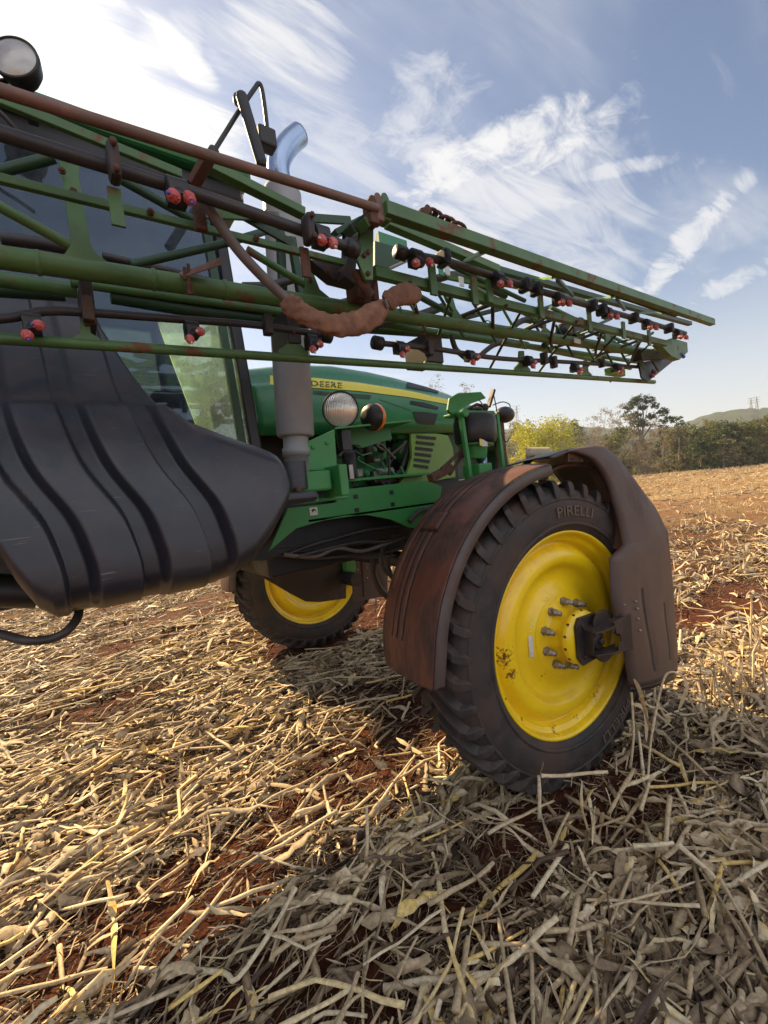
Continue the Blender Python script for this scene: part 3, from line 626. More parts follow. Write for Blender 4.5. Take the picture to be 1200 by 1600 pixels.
# --- crop shield in front of the wheel, hung on the hub bracket
def wp(u, v, o):                                        # point of the wheel's own plane at offset o
    r = ray(u, v); c = np.array(W(0, 0, o)); n_ = np.array(OUn); t = ((c - LOC) @ n_) / (r @ n_); return Vector(LOC + t * r)
def disc_o(r_): return float(np.interp(r_, [.155, .22, .245, .27, .30, .33, .37, .392, .408, .43, .47, .50], [-.032, -.032, -.036, -.050, -.068, -.074, -.072, -.060, -.040, -.030, -.030, -.040]))
def on_disc(u, v):
    o_ = -.05
    for _ in range(4): p = wp(u, v, o_) - W(0, 0, 0); o_ = disc_o(math.hypot(p.dot(FWn), p.z)) + .004
    return wp(u, v, o_)
st = MB(); st.grid([[on_disc(825.5 + 7 * i / 3 + j * .25, 994 + 33 * j / 8) for i in range(4)] for j in range(9)]); part(st, 'sticker', 'white', wheel_near)
vs, fs = text_mesh('11 66S', 1.0); wm = max(x for x, y in vs); st = MB(); st.add([on_disc(838 - 5 * (1 - x / wm) - 8 * y / .7 + 0, 990 - 27 * x / wm - 1.5 * y) for x, y in vs], fs); part(st, 'chalk_mark', 'chalk', wheel_near)
def rust_spots(m, spots, colr=(.16, .06, .012)):                               # flaking patches with a place of their own
    t = m.node_tree; bs = t.nodes['Principled BSDF']; src = bs.inputs['Base Color'].links[0].from_socket; co = t.nodes.new('ShaderNodeTexCoord').outputs['Object']; nz = t.nodes.new('ShaderNodeTexNoise'); nz.inputs['Scale'].default_value = 55; nz.inputs['Detail'].default_value = 8; nz.inputs['Roughness'].default_value = .7; t.links.new(co, nz.inputs['Vector'])
    for p, rad in spots:
        d = t.nodes.new('ShaderNodeVectorMath'); d.operation = 'DISTANCE'; t.links.new(co, d.inputs[0]); d.inputs[1].default_value = tuple(p); q = t.nodes.new('ShaderNodeMapRange'); t.links.new(d.outputs['Value'], q.inputs[0]); q.inputs[1].default_value = 0; q.inputs[2].default_value = rad; q.inputs[3].default_value = .20; q.inputs[4].default_value = -.12
        a = t.nodes.new('ShaderNodeMath'); a.operation = 'ADD'; t.links.new(q.outputs[0], a.inputs[0]); t.links.new(nz.outputs['Fac'], a.inputs[1]); r = t.nodes.new('ShaderNodeMapRange'); t.links.new(a.outputs[0], r.inputs[0]); r.inputs[1].default_value = .55; r.inputs[2].default_value = .64
        x = t.nodes.new('ShaderNodeMixRGB'); t.links.new(r.outputs[0], x.inputs[0]); t.links.new(src, x.inputs[1]); x.inputs[2].default_value = (*colr, 1); src = x.outputs[0]
    t.links.new(src, bs.inputs['Base Color'])
rust_spots(M['yellow'], [(wp(788, 1030, -.03), .11), (wp(800, 1055, -.03), .07), (wp(932, 1085, -.03), .08), (wp(950, 1045, -.03), .05), (wp(783, 965, -.03), .04), (wp(795, 1090, -.03), .05), (wp(820, 1125, -.03), .04), (wp(905, 1120, -.03), .05), (wp(962, 1010, -.03), .05), (wp(800, 905, -.03), .03), (wp(850, 1060, -.04), .05), (wp(868, 1140, -.03), .06), (W(.1, .12, .04), .07)])
Lc = [(862, 716), (884, 706), (908, 710), (930, 722), (950, 752), (963, 790), (972, 825), (977, 852), (957, 872), (959, 930), (968, 975), (978, 1015), (988, 1075)]
Lo = [-.02, .0, .02, .04, .06, .09, .11, .13, .17, .19, .20, .20, .20]
Rc = [(864, 713), (896, 701), (935, 697), (960, 711), (985, 742), (1006, 770), (1026, 798), (1043, 832), (1047, 870), (1052, 930), (1055, 975), (1058, 1010), (1058, 1046)]
Ro = [-.05, -.05, -.04, -.03, -.02, -.01, .0, .01, .02, .03, .04, .04, .04]
La = arc([wp(u, v, o) for (u, v), o in zip(Lc[:8], Lo)], 5) + arc([wp(u, v, o) for (u, v), o in zip(Lc[8:], Lo[8:])], 5)
Ra = arc([wp(u, v, o) for (u, v), o in zip(Rc[:8], Ro)], 5) + arc([wp(u, v, o) for (u, v), o in zip(Rc[8:], Ro[8:])], 5)
rows = []
for i, (a, b) in enumerate(zip(La, Ra)):
    row = []; t0 = i / (len(La) - 1)
    for j in range(25):
        t = j / 24; p = a.lerp(b, t) + OUn * (.035 * math.sin(math.pi * t) ** .7)
        if j == 0: p = p - OUn * .02
        if t0 > .66:
            for g0 in (.354, .729):
                if (t0 > .70 if g0 < .5 else t0 > .74) and t0 < .955: p = p - OUn * .016 * math.exp(-((t - g0) / .025) ** 2)
        row.append(p)
    rows.append(row)
mb = MB(); mb.grid(rows)
for i in range(len(rows) - 1):
    t0 = i / (len(rows) - 1)
    for j in range(24):
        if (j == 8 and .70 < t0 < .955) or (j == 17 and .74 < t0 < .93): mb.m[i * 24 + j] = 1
sh = part(mb, 'crop_shield', ('shield', 'groove'), solid=.007)
rows = []                                              # its roof running inwards across the tyre
for b in Ra[:-2]:
    rows.append([b - OUn * (.50 * j / 10) + Vector((0, 0, -.03 * math.sin(math.pi * j / 10))) * 0 - (b - W(0, 0, 0)).normalized() * (.05 * (j / 10) ** 2) for j in range(11)])
mb = MB(); mb.grid(rows); part(mb, 'shield_roof', 'black', solid=.007)  # black colour stands in for the shade inside the shield
for t, uu, vv in ((0, 0, 0),):
    for (u, v) in ((975, 945), (979, 967), (981, 993), (994, 940), (996, 951), (997, 967), (1000, 985)):
        q = MB(); p0 = wp(u, v, .20); q.lathe([(-.006, .0075), (.006, .0065), (.008, 0)], p0, OUn, 8); part(q, 'rivet', 'steel', sh)
Lb, Rb = La[-1], Ra[-1]
mb = MB(); mb.grid([[Lb.lerp(Rb, j / 8) + OUn * (-.014 + .03 * math.sin(math.pi * j / 8) ** .7) + Vector((0, 0, -.0 if i == 0 else -.05 - .03 * j / 8 + .02)) for j in range(9)] for i in (0, 1)]); part(mb, 'rubber_flap', 'black', sh, solid=.012)
fa = arc([wp(*q) for q in ((852, 750, -.12), (868, 730, -.10), (905, 723, -.06), (934, 735, -.02), (957, 776, .03), (969, 817, .06), (974, 855, .09))], 6)
mb = MB(); mb.grid([[p, p - OUn * .055, p - OUn * .055 - (p - W(0, 0, 0)).normalized() * .018, p - (p - W(0, 0, 0)).normalized() * .018] for p in fa], cv=True, smooth=False); part(mb, 'shield_frame', 'rust')
mb = MB(); a_, b_ = wp(883, 704, -.03), wp(906, 703, -.03); mb.prism([a_, b_, wp(907, 722, -.03), wp(883, 722, -.03)], OUn * .02)
for u, v in ((888, 709), (901, 709), (888, 717), (901, 717)): mb.lathe([(.0, .006), (.028, .006), (.029, 0)], wp(u, v, -.03), OUn, 8)
part(mb, 'shield_clamp', 'rust')
mb = MB(); mb.bar(W(.16, 0, .2), wp(975, 900, .15), .03, .05); part(mb, 'shield_arm', 'darksteel')
# the same shield on the far wheel, seen from inside
mb = MB(); rows = []
for i in range(30):
    th = R(92 - 120 * i / 29); rows.append([PL2(th, 1.06, .03 - .5 * j / 8) for j in range(9)])
mb.grid(rows); part(mb, 'shield_roof', 'shield', solid=.007)
mb = MB(); rows = [[PL2(R(55), .60, .10), PL2(R(55), 1.05, .03)], [PL2(R(20), .55, .12), PL2(R(20), 1.05, .03)], [PL2(R(-28), .6, .15), PL2(R(-25), 1.1, .05)]]; mb.grid(rows); part(mb, 'crop_shield', 'shield', solid=.007)
rust_spots(M['shield'], [(wp(925, 712, 0), .09), (wp(1000, 765, 0), .10), (wp(1012, 800, 0), .10), (wp(985, 830, .1), .05), (wp(1040, 870, .03), .10), (wp(960, 735, 0), .07)], (.13, .022, .016))
# --- chassis rail, hood
def py(pts, y): return [at(u, v, y=y) for u, v in pts]
mb = MB(); mb.prism(py([(450, 794), (505, 788), (525, 785), (533, 765), (600, 758), (668, 751), (690, 760), (684, 828), (640, 824), (612, 812), (575, 805), (540, 806), (510, 812), (463, 826), (420, 862), (427, 846)], -.48), (0, .02, 0))
mb.box((-.6, -.42, 1.93), (1.1, .12, .02)); mb.box((-.45, -.42, 1.70), (1.3, .12, .02))
rail = part(mb, 'chassis_rail', 'frame', bevel=.003)
for u, v in ((556, 776), (558, 797), (612, 769), (614, 788)):
    q = MB(); q.box(at(u, v, y=-.484), (.03, .006, .028)); part(q, 'rail_hole', 'black', rail)
q = MB(); q.box(at(490, 799, y=-.484), (.055, .004, .05)); part(q, 'sticker', 'white', rail)
q = MB(); q.add([p + Vector((0, -.004, 0)) for p in py([(486, 797), (488, 801), (491, 797), (494, 801), (492, 795), (489, 795)], -.484)], [(0, 1, 2, 3, 4, 5)]); part(q, 'pictogram', 'ink', rail)
mb = MB(); mb.prism([(-3.6, .62, 1.35), (1.0, .62, 1.35), (1.0, .62, 1.85), (-3.6, .62, 1.85)], (0, .14, 0)); mb.prism([(-3.6, -.35, 1.5), (.9, -.35, 1.5), (.9, -.35, 1.85), (-3.6, -.35, 1.85)], (0, .1, 0)); part(mb, 'chassis_beam', 'ink')
mb = MB(); mb.box((-.2, .2, 1.45), (2.2, .9, .20)); mb.box((-.2, .2, 1.62), (1.5, .6, .25)); part(mb, 'engine_sump', 'ink', bevel=.02)
# hood
def hood():
    topx = [(-1.32, 2.70), (-.95, 2.765), (-.629, 2.785), (-.3, 2.765), (-.045, 2.735), (.25, 2.69), (.517, 2.63), (.75, 2.555), (.95, 2.44), (1.12, 2.28), (1.22, 2.08)]
    rows = []; xs = [-1.32 + (2.54) * i / 60 for i in range(61)]
    for x in xs:
        zt = float(np.interp(x, [a for a, b in topx], [b for a, b in topx])); f = max(0, (x - .6) / .62); hw = .58 - .16 * f ** 2; zb = 2.245 - .33 * max(0, (x + .2)) * .0
        zb = 2.245 if x < .9 else 2.245 - (x - .9) * 1.2
        zt = max(zt, zb + .03)
        half = [(0, 0.035), (.12, .03), (.24, .012), (.32, -.005), (.37, -.03), (.42, -.085), (.46, -.14), (.485, -.16), (.53, -.19), (.555, -.25), (.565, -.33), (.57, -.42), (.56, -.55)]
        pr = []
        for yy, dz in half: pr.append((yy * hw / .57, max(zb, zt + dz * (zt - zb) / .52)))
        rows.append([Vector((x, .17 - a, b)) for a, b in reversed(pr)] + [Vector((x, .17 + a, b)) for a, b in pr[1:]])
    mb = MB(); mb.grid(rows); mb.add(rows[-1], [tuple(range(len(rows[-1])))])
    return part(mb, 'hood', 'green', solid=.008), rows
hood_o, HR = hood()
def hood_hit(u, v, lift=.006):                           # point on the hood's skin
    r = ray(u, v); t = 1.5; best = None
    xs = [row[0].x for row in HR]
    while t < 9:
        p = LOC + t * r
        if xs[0] <= p[0] <= xs[-1]:
            i = min(int((p[0] - xs[0]) / (xs[1] - xs[0])), len(xs) - 2); f = (p[0] - xs[i]) / (xs[1] - xs[0])
            row = [HR[i][k].lerp(HR[i + 1][k], f) for k in range(13)]      # right half, bottom to top
            zs = [q.z for q in row]; ys = [q.y for q in row]
            if p[2] <= zs[-1] + .02:
                yy = np.interp(p[2], zs, ys)
                if p[1] >= yy: return Vector((p[0], yy - lift, p[2] + lift * .4))
        t += .004
    return None
def hood_patch(top, bot, name, matn, n=24, lift=.007, parent=None, solid=0):
    rows = []
    for i in range(n + 1):
        t = i / n
        def pl(c): 
            s_ = t * (len(c) - 1); k = min(int(s_), len(c) - 2); f = s_ - k; return (c[k][0] * (1 - f) + c[k + 1][0] * f, c[k][1] * (1 - f) + c[k + 1][1] * f)
        a, b = pl(top), pl(bot); row = [hood_hit(a[0] + (b[0] - a[0]) * j / 4, a[1] + (b[1] - a[1]) * j / 4, lift) for j in range(5)]
        if all(row): rows.append(row)
    mb = MB(); mb.grid(rows); return part(mb, name, matn, parent or hood_o, solid=solid)
hood_patch([(421, 588), (485, 591), (560, 599), (640, 612), (718, 630)], [(421, 602), (485, 607), (560, 612), (640, 622), (712, 635)], 'hood_stripe', 'stripe', 30, .008)
# DEERE: the first half of the name stands behind the exhaust
vs, fs = text_mesh('JOHN DEERE', 1.0); wm = max(x for x, y in vs); hx = [x for x, y in vs]
mb = MB(); P_ = [hood_hit(434 + (533 - 434) * x / wm, 601.2 + 7.0 * x / wm - y * 12.5, .012) for x, y in vs]
mb.add(P_, fs); part(mb, 'lettering', 'ink', hood_o)
hood_patch([(635, 598), (660, 601), (684, 612)], [(634, 606), (660, 611), (684, 615)], 'hood_vent', 'ink', 10, .009)
hood_patch([(640, 627), (662, 630), (684, 637)], [(640, 632), (662, 637), (683, 641)], 'hood_vent', 'ink', 10, .009)
hood_patch([(644, 644), (665, 645), (683, 648)], [(650, 662), (665, 665), (677, 665)], 'hood_vent', 'ink', 10, .009)
hood_patch([(488, 611), (535, 615), (580, 618)], [(488, 617), (535, 622), (577, 625)], 'hood_recess', 'boomd', 12, .005)
hood_patch([(592, 624), (640, 641)], [(592, 626), (640, 643)], 'hood_crease', 'boomd', 12, .004)
# yellow green louvred side panel below the hood and the opening of the engine bay
LP_ = [(642, 676), (650, 672), (700, 680), (708, 700), (712, 745), (680, 752), (622, 757), (636, 740), (644, 715)]
mb = MB(); mb.prism(py(LP_, -.40), (0, .03, 0)); lv = part(mb, 'louvre_panel', 'louver', bevel=.004)
for i in range(6):
    a = at(651 - i * .9, 682 + i * 9, y=-.405); b = at(681 - i * 2.4, 685 + i * 9, y=-.405); q = MB(); q.bar(a, b, .004, .022); part(q, 'louvre_slot', 'ink', lv)
mb = MB(); mb.box((-.35, .3, 2.05), (1.9, .9, .55)); part(mb, 'engine_bay', 'ink')
mb = MB(); mb.lathe([(0, .11), (.12, .12), (.2, .09), (.24, .03), (.25, 0)], at(625, 705, y=-.12), (0, -1, 0), 24); mb.tube(arc(py([(598, 690), (600, 712), (596, 735), (585, 748)], -.3)), .02); mb.box(at(560, 735, y=-.16), (.55, .1, .25)); mb.box(at(628, 675, y=-.28), (.16, .1, .12)); part(mb, 'engine_block', 'engine', bevel=.008)
mb = MB(); mb.box(at(596, 745, y=-.3), (.2, .1, .09)); mb.tube(py([(588, 737), (612, 736)], -.34), .03); part(mb, 'fuel_pump', 'alu', bevel=.01)
mb = MB(); mb.lathe([(0, .0), (0, .042), (.02, .045), (.16, .045), (.18, .03), (.18, 0)], at(549, 748, y=-.5), (0, 0, 1), 20); part(mb, 'fuel_filter', 'black'); mb = MB(); mb.lathe([(0, .0), (0, .035), (.2, .035), (.2, 0)], at(578, 723, y=-.4), (0, 0, 1), 16); part(mb, 'oil_cooler', 'darksteel')
mb = MB(); mb.box(at(549, 737, y=-.55) + Vector((0, 0, .0)), (.03, .004, .09)); part(mb, 'filter_label', 'white')
for pts, y_, r_ in (([(528, 700), (545, 690), (560, 700), (575, 690), (600, 705)], -.42, .012), ([(530, 715), (548, 705), (565, 712)], -.45, .01), ([(548, 748), (552, 757), (545, 763), (536, 755)], -.42, .008), ([(640, 690), (632, 720), (622, 745)], -.32, .02), ([(530, 690), (560, 683), (590, 678), (610, 690)], -.40, .008)):
    mb = MB(); mb.tube(arc(py(pts, y_)), r_, 10); part(mb, 'engine_hose', 'hose')
rb = np.random.default_rng(77)
for k in range(9):
    u0, v0 = rb.uniform(530, 620), rb.uniform(682, 750); pts = [(u0, v0)]
    for _ in range(3): pts.append((float(np.clip(pts[-1][0] + rb.normal(0, 22), 530, 632)), float(np.clip(pts[-1][1] + rb.normal(0, 16), 680, 754))))
    mb = MB(); mb.tube(arc(py(pts, -.36 - rb.uniform(0, .1))), rb.uniform(.004, .012), 8); part(mb, 'engine_pipe', ('hose', 'engine', 'hose', 'greyhose')[k % 4])
for k in range(14):
    c = at(rb.uniform(532, 632), rb.uniform(684, 752), y=-.3 - rb.uniform(0, .06)); mb = MB()
    if k % 2: mb.box(c, (rb.uniform(.03, .09), .06, rb.uniform(.02, .07)))
    else: mb.lathe([(-.03, 0), (-.03, .025), (.0, .03), (.02, .02), (.03, .02), (.03, 0)], c, (rb.normal(), -1, rb.normal()), 14)
    part(mb, 'engine_fitting', ('engine', 'alu', 'black', 'darksteel')[k % 4], bevel=.003)
for k in range(9):
    pts = [(rb.uniform(420, 470), rb.uniform(850, 872))]
    for i in range(4): pts.append((pts[-1][0] + rb.uniform(35, 60), float(np.clip(pts[-1][1] - rb.uniform(-6, 16), 815, 880))))
    mb = MB(); mb.tube(arc(py(pts, -.36 + rb.uniform(-.05, .1))), rb.uniform(.006, .014), 8); part(mb, 'hydraulic_hose', ('hose', 'hose', 'greyhose')[k % 3])
for k in range(10):
    mb = MB(); mb.lathe([(-.02, 0), (-.02, .048), (.02, .048), (.02, 0)], at(425 + 26 * k, 862 - 4.2 * k, y=-.30), (1, 0, .08), 14); part(mb, 'hose_clip', 'ink')
# brackets beside the exhaust
mb = MB(); mb.prism(py([(479, 690), (523, 671), (527, 735), (528, 770), (515, 735), (482, 735)], -.90), (0, .015, 0))
for u, v in ((489, 699), (511, 692)): mb.lathe([(0, .012), (.008, .012), (.009, 0)], at(u, v, y=-.90), (0, -1, 0), 12)
part(mb, 'exhaust_bracket', 'frame', bevel=.003)
mb = MB(); mb.prism(py([(526, 672), (609, 669), (613, 686), (566, 700), (560, 695), (528, 694)], -.62), (0, .012, 0)); mb.prism(py([(524, 671), (612, 669)], -.62) + [at(609, 669, y=-.62) + Vector((0, -.24, 0)), at(524, 671, y=-.9)], (0, 0, .012)); part(mb, 'lamp_shelf', 'frame', bevel=.003)
mb = MB(); A_ = at(468, 737, y=-1.0); B_ = at(517, 734, y=-1.0); zt, zb = A_.z, at(490, 768, y=-1.0).z
mb.prism([(A_.x, -1.0, zt - .0), (B_.x, -1.0, zt), (B_.x, -1.0, zb), (A_.x, -1.0, zb)], (0, .34, 0)); part(mb, 'step_bracket', 'frame', bevel=.012)
mb = MB(); C_ = at(523, 752, y=-.95); mb.box(C_, (.05, .20, .16)); mb.box(at(500, 781, y=-.8), (.25, .2, .02)); mb.box(at(478, 779, y=-.9), (.1, .1, .05)); part(mb, 'tank_mount', 'frame', bevel=.008)
# head lamp and indicator
def headlamp(c, look, rad, depth, name='headlamp', sx=1.0):
    look = Vector(look).normalized(); mb = MB(); 
    mb.lathe([(-depth, 0), (-depth, rad * .45), (-depth * .6, rad * .85), (-.01, rad * 1.03), (.004, rad * 1.04), (.006, rad * .96), (0, rad * .95)], c, look, 40); h_ = part(mb, name, 'black')
    mb = MB(); mb.lathe([(0, rad * .96), (.012, rad * .7), (.018, rad * .35), (.02, 0)], c, look, 40); part(mb, 'lens', 'lens' if name == 'headlamp' else 'lensm', h_)
    return h_
pc = at(532, 640, y=-.86); hl = headlamp(pc, (-.58, -.80, -.12), .098, .11)
q = MB(); q.bar(pc + Vector((.03, .04, -.22)), pc + Vector((.03, .04, -.09)), .06, .05); part(q, 'lamp_stalk', 'black', hl)
pi_ = at(579, 652, y=-.86); look = Vector((-.97, -.22, -.05)).normalized(); mb = MB(); mb.lathe([(.035, 0), (.03, .04), (.018, .066), (-.005, .078), (-.02, .078)], pi_, look, 32); il = part(mb, 'indicator', 'black'); q = MB(); q.lathe([(-.02, .080), (-.045, .080), (-.06, .070), (-.07, .0)], pi_, look, 32); part(q, 'amber_lens', 'amber', il)
pw_ = at(22, 90, y=-1.0); wl = headlamp(pw_, (-.40, -.86, .10), .074, .085, 'work_lamp'); q = MB(); q.bar(pw_ + Vector((.03, .06, -.16)), pw_ + Vector((0.03, .06, -.04)), .03, .03); part(q, 'lamp_stalk', 'black', wl)
q = MB(); q.tube(arc([pw_ + Vector((-.02, .08, -.02)), pw_ + Vector((-.12, .02, -.14)), pw_ + Vector((-.05, .02, -.2)), pw_ + Vector((0, .05, -.25))]), .008); part(q, 'lamp_cable', 'hose', wl)
# --- exhaust
b0, b1 = at(462, 683, y=-.85), at(440, 296, y=-.85); ax_ = Vector((b1.x - b0.x, 0, b1.z - b0.z)); Lh = ax_.length; ax_.normalize()
mb = MB(); mb.lathe([(0, .06), (0, .088), (.01, .096), (Lh - .03, .098), (Lh, .085), (Lh, .05)], b0, ax_, 40); mb.lathe([(-.22, .065), (-.10, .065), (-.10, .072), (-.06, .072), (-.055, .065), (.0, .065)], b0, ax_, 28); ex = part(mb, 'exhaust_muffler', 'muffler')
e0 = b1; pts = arc([e0, at(435, 262, y=-.85), at(441, 240, y=-.85), at(452, 224, y=-.85), at(467, 211, y=-.85)], 6); mb = MB(); mb.tube(pts, .055, 28, cap=False); part(mb, 'exhaust_stack', 'chrome', ex, solid=.003)
mb = MB(); t_ = (pts[-1] - pts[-3]).normalized(); mb.lathe([(.002, .051), (-.05, .051)], pts[-1], t_, 24); part(mb, 'stack_mouth', 'brown_inside', ex)
# --- cab
CB = MB(); X0, X1, Y0, Y1 = -3.5, -1.46, -.74, 1.08
CB.box((-2.48, .17, 1.78), (2.1, 1.7, .12)); CB.box((X0, .17, 2.3), (.08, 1.7, 1.1))
cab = part(CB, 'cab', 'interior', bevel=.01)
for x_, y_, w_ in ((X1, Y0, .055), (X1, Y1, .055), (X0, Y0, .09), (X0, Y1, .09)):
    mb = MB(); mb.bar((x_, y_, 1.78), (x_ - (.08 if x_ > -2 else 0), y_, 3.36), w_, .06, up=(0, 1, 0)); part(mb, 'pillar', 'black', cab, bevel=.01)
mb = MB(); mb.bar((X1, Y0 + .04, 1.84), (X1, Y1 - .04, 1.84), .06, .05); part(mb, 'sill', 'black', cab); mb = MB(); mb.bar((X0 + .05, Y0, 1.84), (X1 - .04, Y0, 1.84), .05, .05); part(mb, 'sill', 'black', cab)
mb = MB(); mb.bar((-1.53, Y0 - .006, 1.9), (-1.60, Y0 - .006, 3.36), .02, .035, up=(1, 0, 0)); mb.bar((-1.53, Y0 + .03, 1.9), (-1.60, Y0 + .03, 3.36), .03, .02, up=(1, 0, 0)); part(mb, 'door_frame', 'boomd', cab)
mb = MB(); mb.box((-2.42, .17, 3.395), (2.06, 1.90, .09)); part(mb, 'roof_liner', 'black', cab, bevel=.02)
mb = MB(); mb.box((-2.44, .17, 3.475), (2.16, 2.0, .075)); mb.box((-2.44, .17, 3.51), (1.9, 1.7, .05)); part(mb, 'cab_roof', 'green', cab, bevel=.02)
ga, gb = at(214, 420, y=Y0), at(330, 730, y=Y0); xt = lambda z: gb.x + (ga.x - gb.x) * (z - gb.z) / (ga.z - gb.z)
mb = MB(); mb.prism([(X0, Y0, 1.84), (xt(1.84), Y0, 1.84), (xt(2.75), Y0, 2.75), (X1 - .06, Y0, 2.75), (X1 - .1, Y0, 3.4), (X0, Y0, 3.4)], (0, .005, 0)); part(mb, 'door_glass', 'glass', cab)
mb = MB(); mb.prism([(xt(1.84) + .004, Y0, 1.84), (X1 - .02, Y0, 1.84), (X1 - .06, Y0, 2.746), (xt(2.746) + .004, Y0, 2.746)], (0, .005, 0)); part(mb, 'reflection_glass', 'glassc', cab)  # pale pane added in the shape of a bright reflection on the door
mb = MB(); mb.prism([(X1 - .0, Y0 + .03, 1.84), (X1, Y1 - .03, 1.84), (X1 - .08, Y1 - .03, 3.4), (X1 - .08, Y0 + .03, 3.4)], (.005, 0, 0)); part(mb, 'windscreen', 'glassf', cab)
mb = MB(); mb.prism([(X0, Y1, 1.84), (X1 - .02, Y1, 1.84), (X1 - .1, Y1, 3.4), (X0, Y1, 3.4)], (0, -.005, 0)); part(mb, 'side_glass', 'glassf', cab)
mb = MB(); mb.box((-2.6, .17, 2.2), (.5, .55, .14)); mb.box((-2.85, .17, 2.65), (.14, .52, .85)); mb.box((-2.87, .17, 3.15), (.10, .3, .2)); part(mb, 'driver_seat', 'interior', cab, bevel=.04)
mb = MB(); mb.box((-2.55, -.32, 2.3), (.95, .26, 1.05)); mb.box((-1.72, .17, 2.2), (.18, .5, .75)); mb.tube(arc([(-2.0 + .12 * math.cos(a), .17 + .2 * math.sin(a), 2.62 + .07 * math.cos(a)) for a in np.linspace(0, 2 * math.pi, 14)], 2), .015); part(mb, 'console', 'interior', cab, bevel=.03)
# mirror and handrail at the front corner of the roof
mb = MB(); mb.tube(arc(py([(300, 290), (318, 262), (335, 235)], -1.0)), .024, 10); mb.tube(arc(py([(335, 235), (352, 208), (372, 176), (398, 138), (404, 131), (409, 138), (414, 170), (419, 214)], -1.0), 4), .010, 10); mr_ = part(mb, 'mirror_arm', 'black')
mb = MB(); a_, b_ = at(375, 143, y=-1.04), at(411, 262, y=-1.04); mb.bar(a_, b_, .05, .045, up=(0, 1, 0)); part(mb, 'mirror_head', 'black', mr_, bevel=.02)
mb = MB(); mb.box(at(415, 219, y=-1.0), (.085, .07, .085)); part(mb, 'mirror_joint', 'black', mr_, bevel=.01); mb = MB(); mb.ball(at(371, 156, y=-1.0), (.02, .02, .03), n=8); part(mb, 'mirror_knob', 'black', mr_)
# --- black side tank
def tank():
    zt = [1.30, 1.36, 1.44, 1.52, 1.60, 1.71, 1.86, 2.0, 2.10, 2.19, 2.25, 2.32, 2.45, 2.60, 2.75]
    Sz = [.02, .02, .015, .01, .0, .008, -.022, -.10, -.125, -.14, -.15, -.155, -.16, -.17, -.18]
    yo = [-1.47, -1.48, -1.485, -1.49, -1.495, -1.505, -1.49, -1.44, -1.385, -1.315, -1.25, -1.17, -1.07, -.99, -.93]
    groove = [(-2.322, -2.250), (-2.138, -2.070), (-1.947, -1.868), (-2.51, -2.44), (-2.69, -2.63), (-2.88, -2.82), (-3.07, -3.01)]
    zf = np.linspace(1.2, 2.8, 321)
    def sm(vals):
        q = np.interp(zf, zt, vals); k = np.hanning(35); k /= k.sum(); return np.convolve(np.pad(q, 17, mode='edge'), k, 'valid')
    yo, Sz = sm(yo), sm(Sz); zt = zf
    rows = []; xs = np.concatenate([np.linspace(-3.5, -2.6, 46), np.linspace(-2.59, -1.60, 320)])
    zs = np.concatenate([np.linspace(1.30, 1.36, 8), np.linspace(1.37, 2.75, 100)])
    def ztop(x): return float(np.interp(x, [-3.5, -2.14, -2.04, -1.97, -1.91, -1.80, -1.68, -1.64, -1.60], [2.75, 2.75, 2.45, 2.25, 2.17, 2.11, 2.055, 2.035, 2.0]))
    def zbot(x): return float(np.interp(x, [-3.5, -2.6, -2.446, -2.418, -2.385, -2.348, -1.90, -1.80, -1.72, -1.66, -1.60], [1.95, 1.90, 1.76, 1.68, 1.61, 1.575, 1.575, 1.62, 1.70, 1.78, 1.84]))
    def ss(a): a = min(1, max(0, a)); return a * a * (3 - 2 * a)
    for x in xs:
        row = []; endf = 1 - ss((x + 1.74) / .15) * .9
        for z in zs:
            y0 = float(np.interp(z, zt, yo)); s = float(np.interp(z, zt, Sz)); xb = x - s        # straightened coordinate
            top = ztop(x); bot = zbot(x); zz = bot + (z - 1.30) / 1.45 * (top - bot)
            y0 = float(np.interp(zz, zt, yo)); s = float(np.interp(zz, zt, Sz)); xb = x - s
            g = 0
            for a, b in groove:
                up_ = ss((zz - 2.22) / .05)
                a2, b2 = a, b
                g = max(g, ss((xb - a2) / .010 + .5) * ss((b2 - xb) / .034 + .3))
            g2 = 1 - g
            dep = .052 * g
            # shoulder: the lower bellies stand proud of the upper wall
            dep += .065 * ss((zz - 2.215) / .035) * g2 + .02 * ss((zz - 2.215) / .035)
            if zz < 1.56: dep += .0
            y_ = y0 + dep
            edge = min(1, max(0, (top - zz) / .07)); y_ += (1 - math.sqrt(max(0, 1 - (1 - edge) ** 2))) * .10
            edge = min(1, max(0, (zz - bot) / .10)); y_ += (1 - math.sqrt(max(0, 1 - (1 - edge) ** 2))) * .22
            e2 = max(0, (x + 1.67) / .07); y_ += (1 - math.sqrt(max(0, 1 - min(1, e2) ** 2))) * .14
            row.append(Vector((x, y_, zz)))
        # inner wall
        row2 = row + [Vector((x, -.86, row[-1].z)), Vector((x, -.86, row[0].z))]
        rows.append(row2)
    mb = MB(); mb.grid(rows, cv=True); mb.add(rows[0], [tuple(range(len(rows[0])))]); mb.add(rows[-1], [tuple(range(len(rows[-1])))])
    return part(mb, 'side_tank', 'tank')
tk = tank()
mb = MB(); p = at(470, 777, y=-1.08); mb.box((p.x - .06, -1.08, p.z), (.24, .14, .05)); mb.tube([at(455, 722, y=-1.0), at(459, 765, y=-1.0)], .07, 20); part(mb, 'tank_foot', 'tank', tk, bevel=.02)
q = MB(); q.lathe([(0, .018), (.02, .018), (.021, 0)], at(466, 768, y=-1.08), (0, 0, 1), 6); part(q, 'foot_bolt', 'rust', tk)
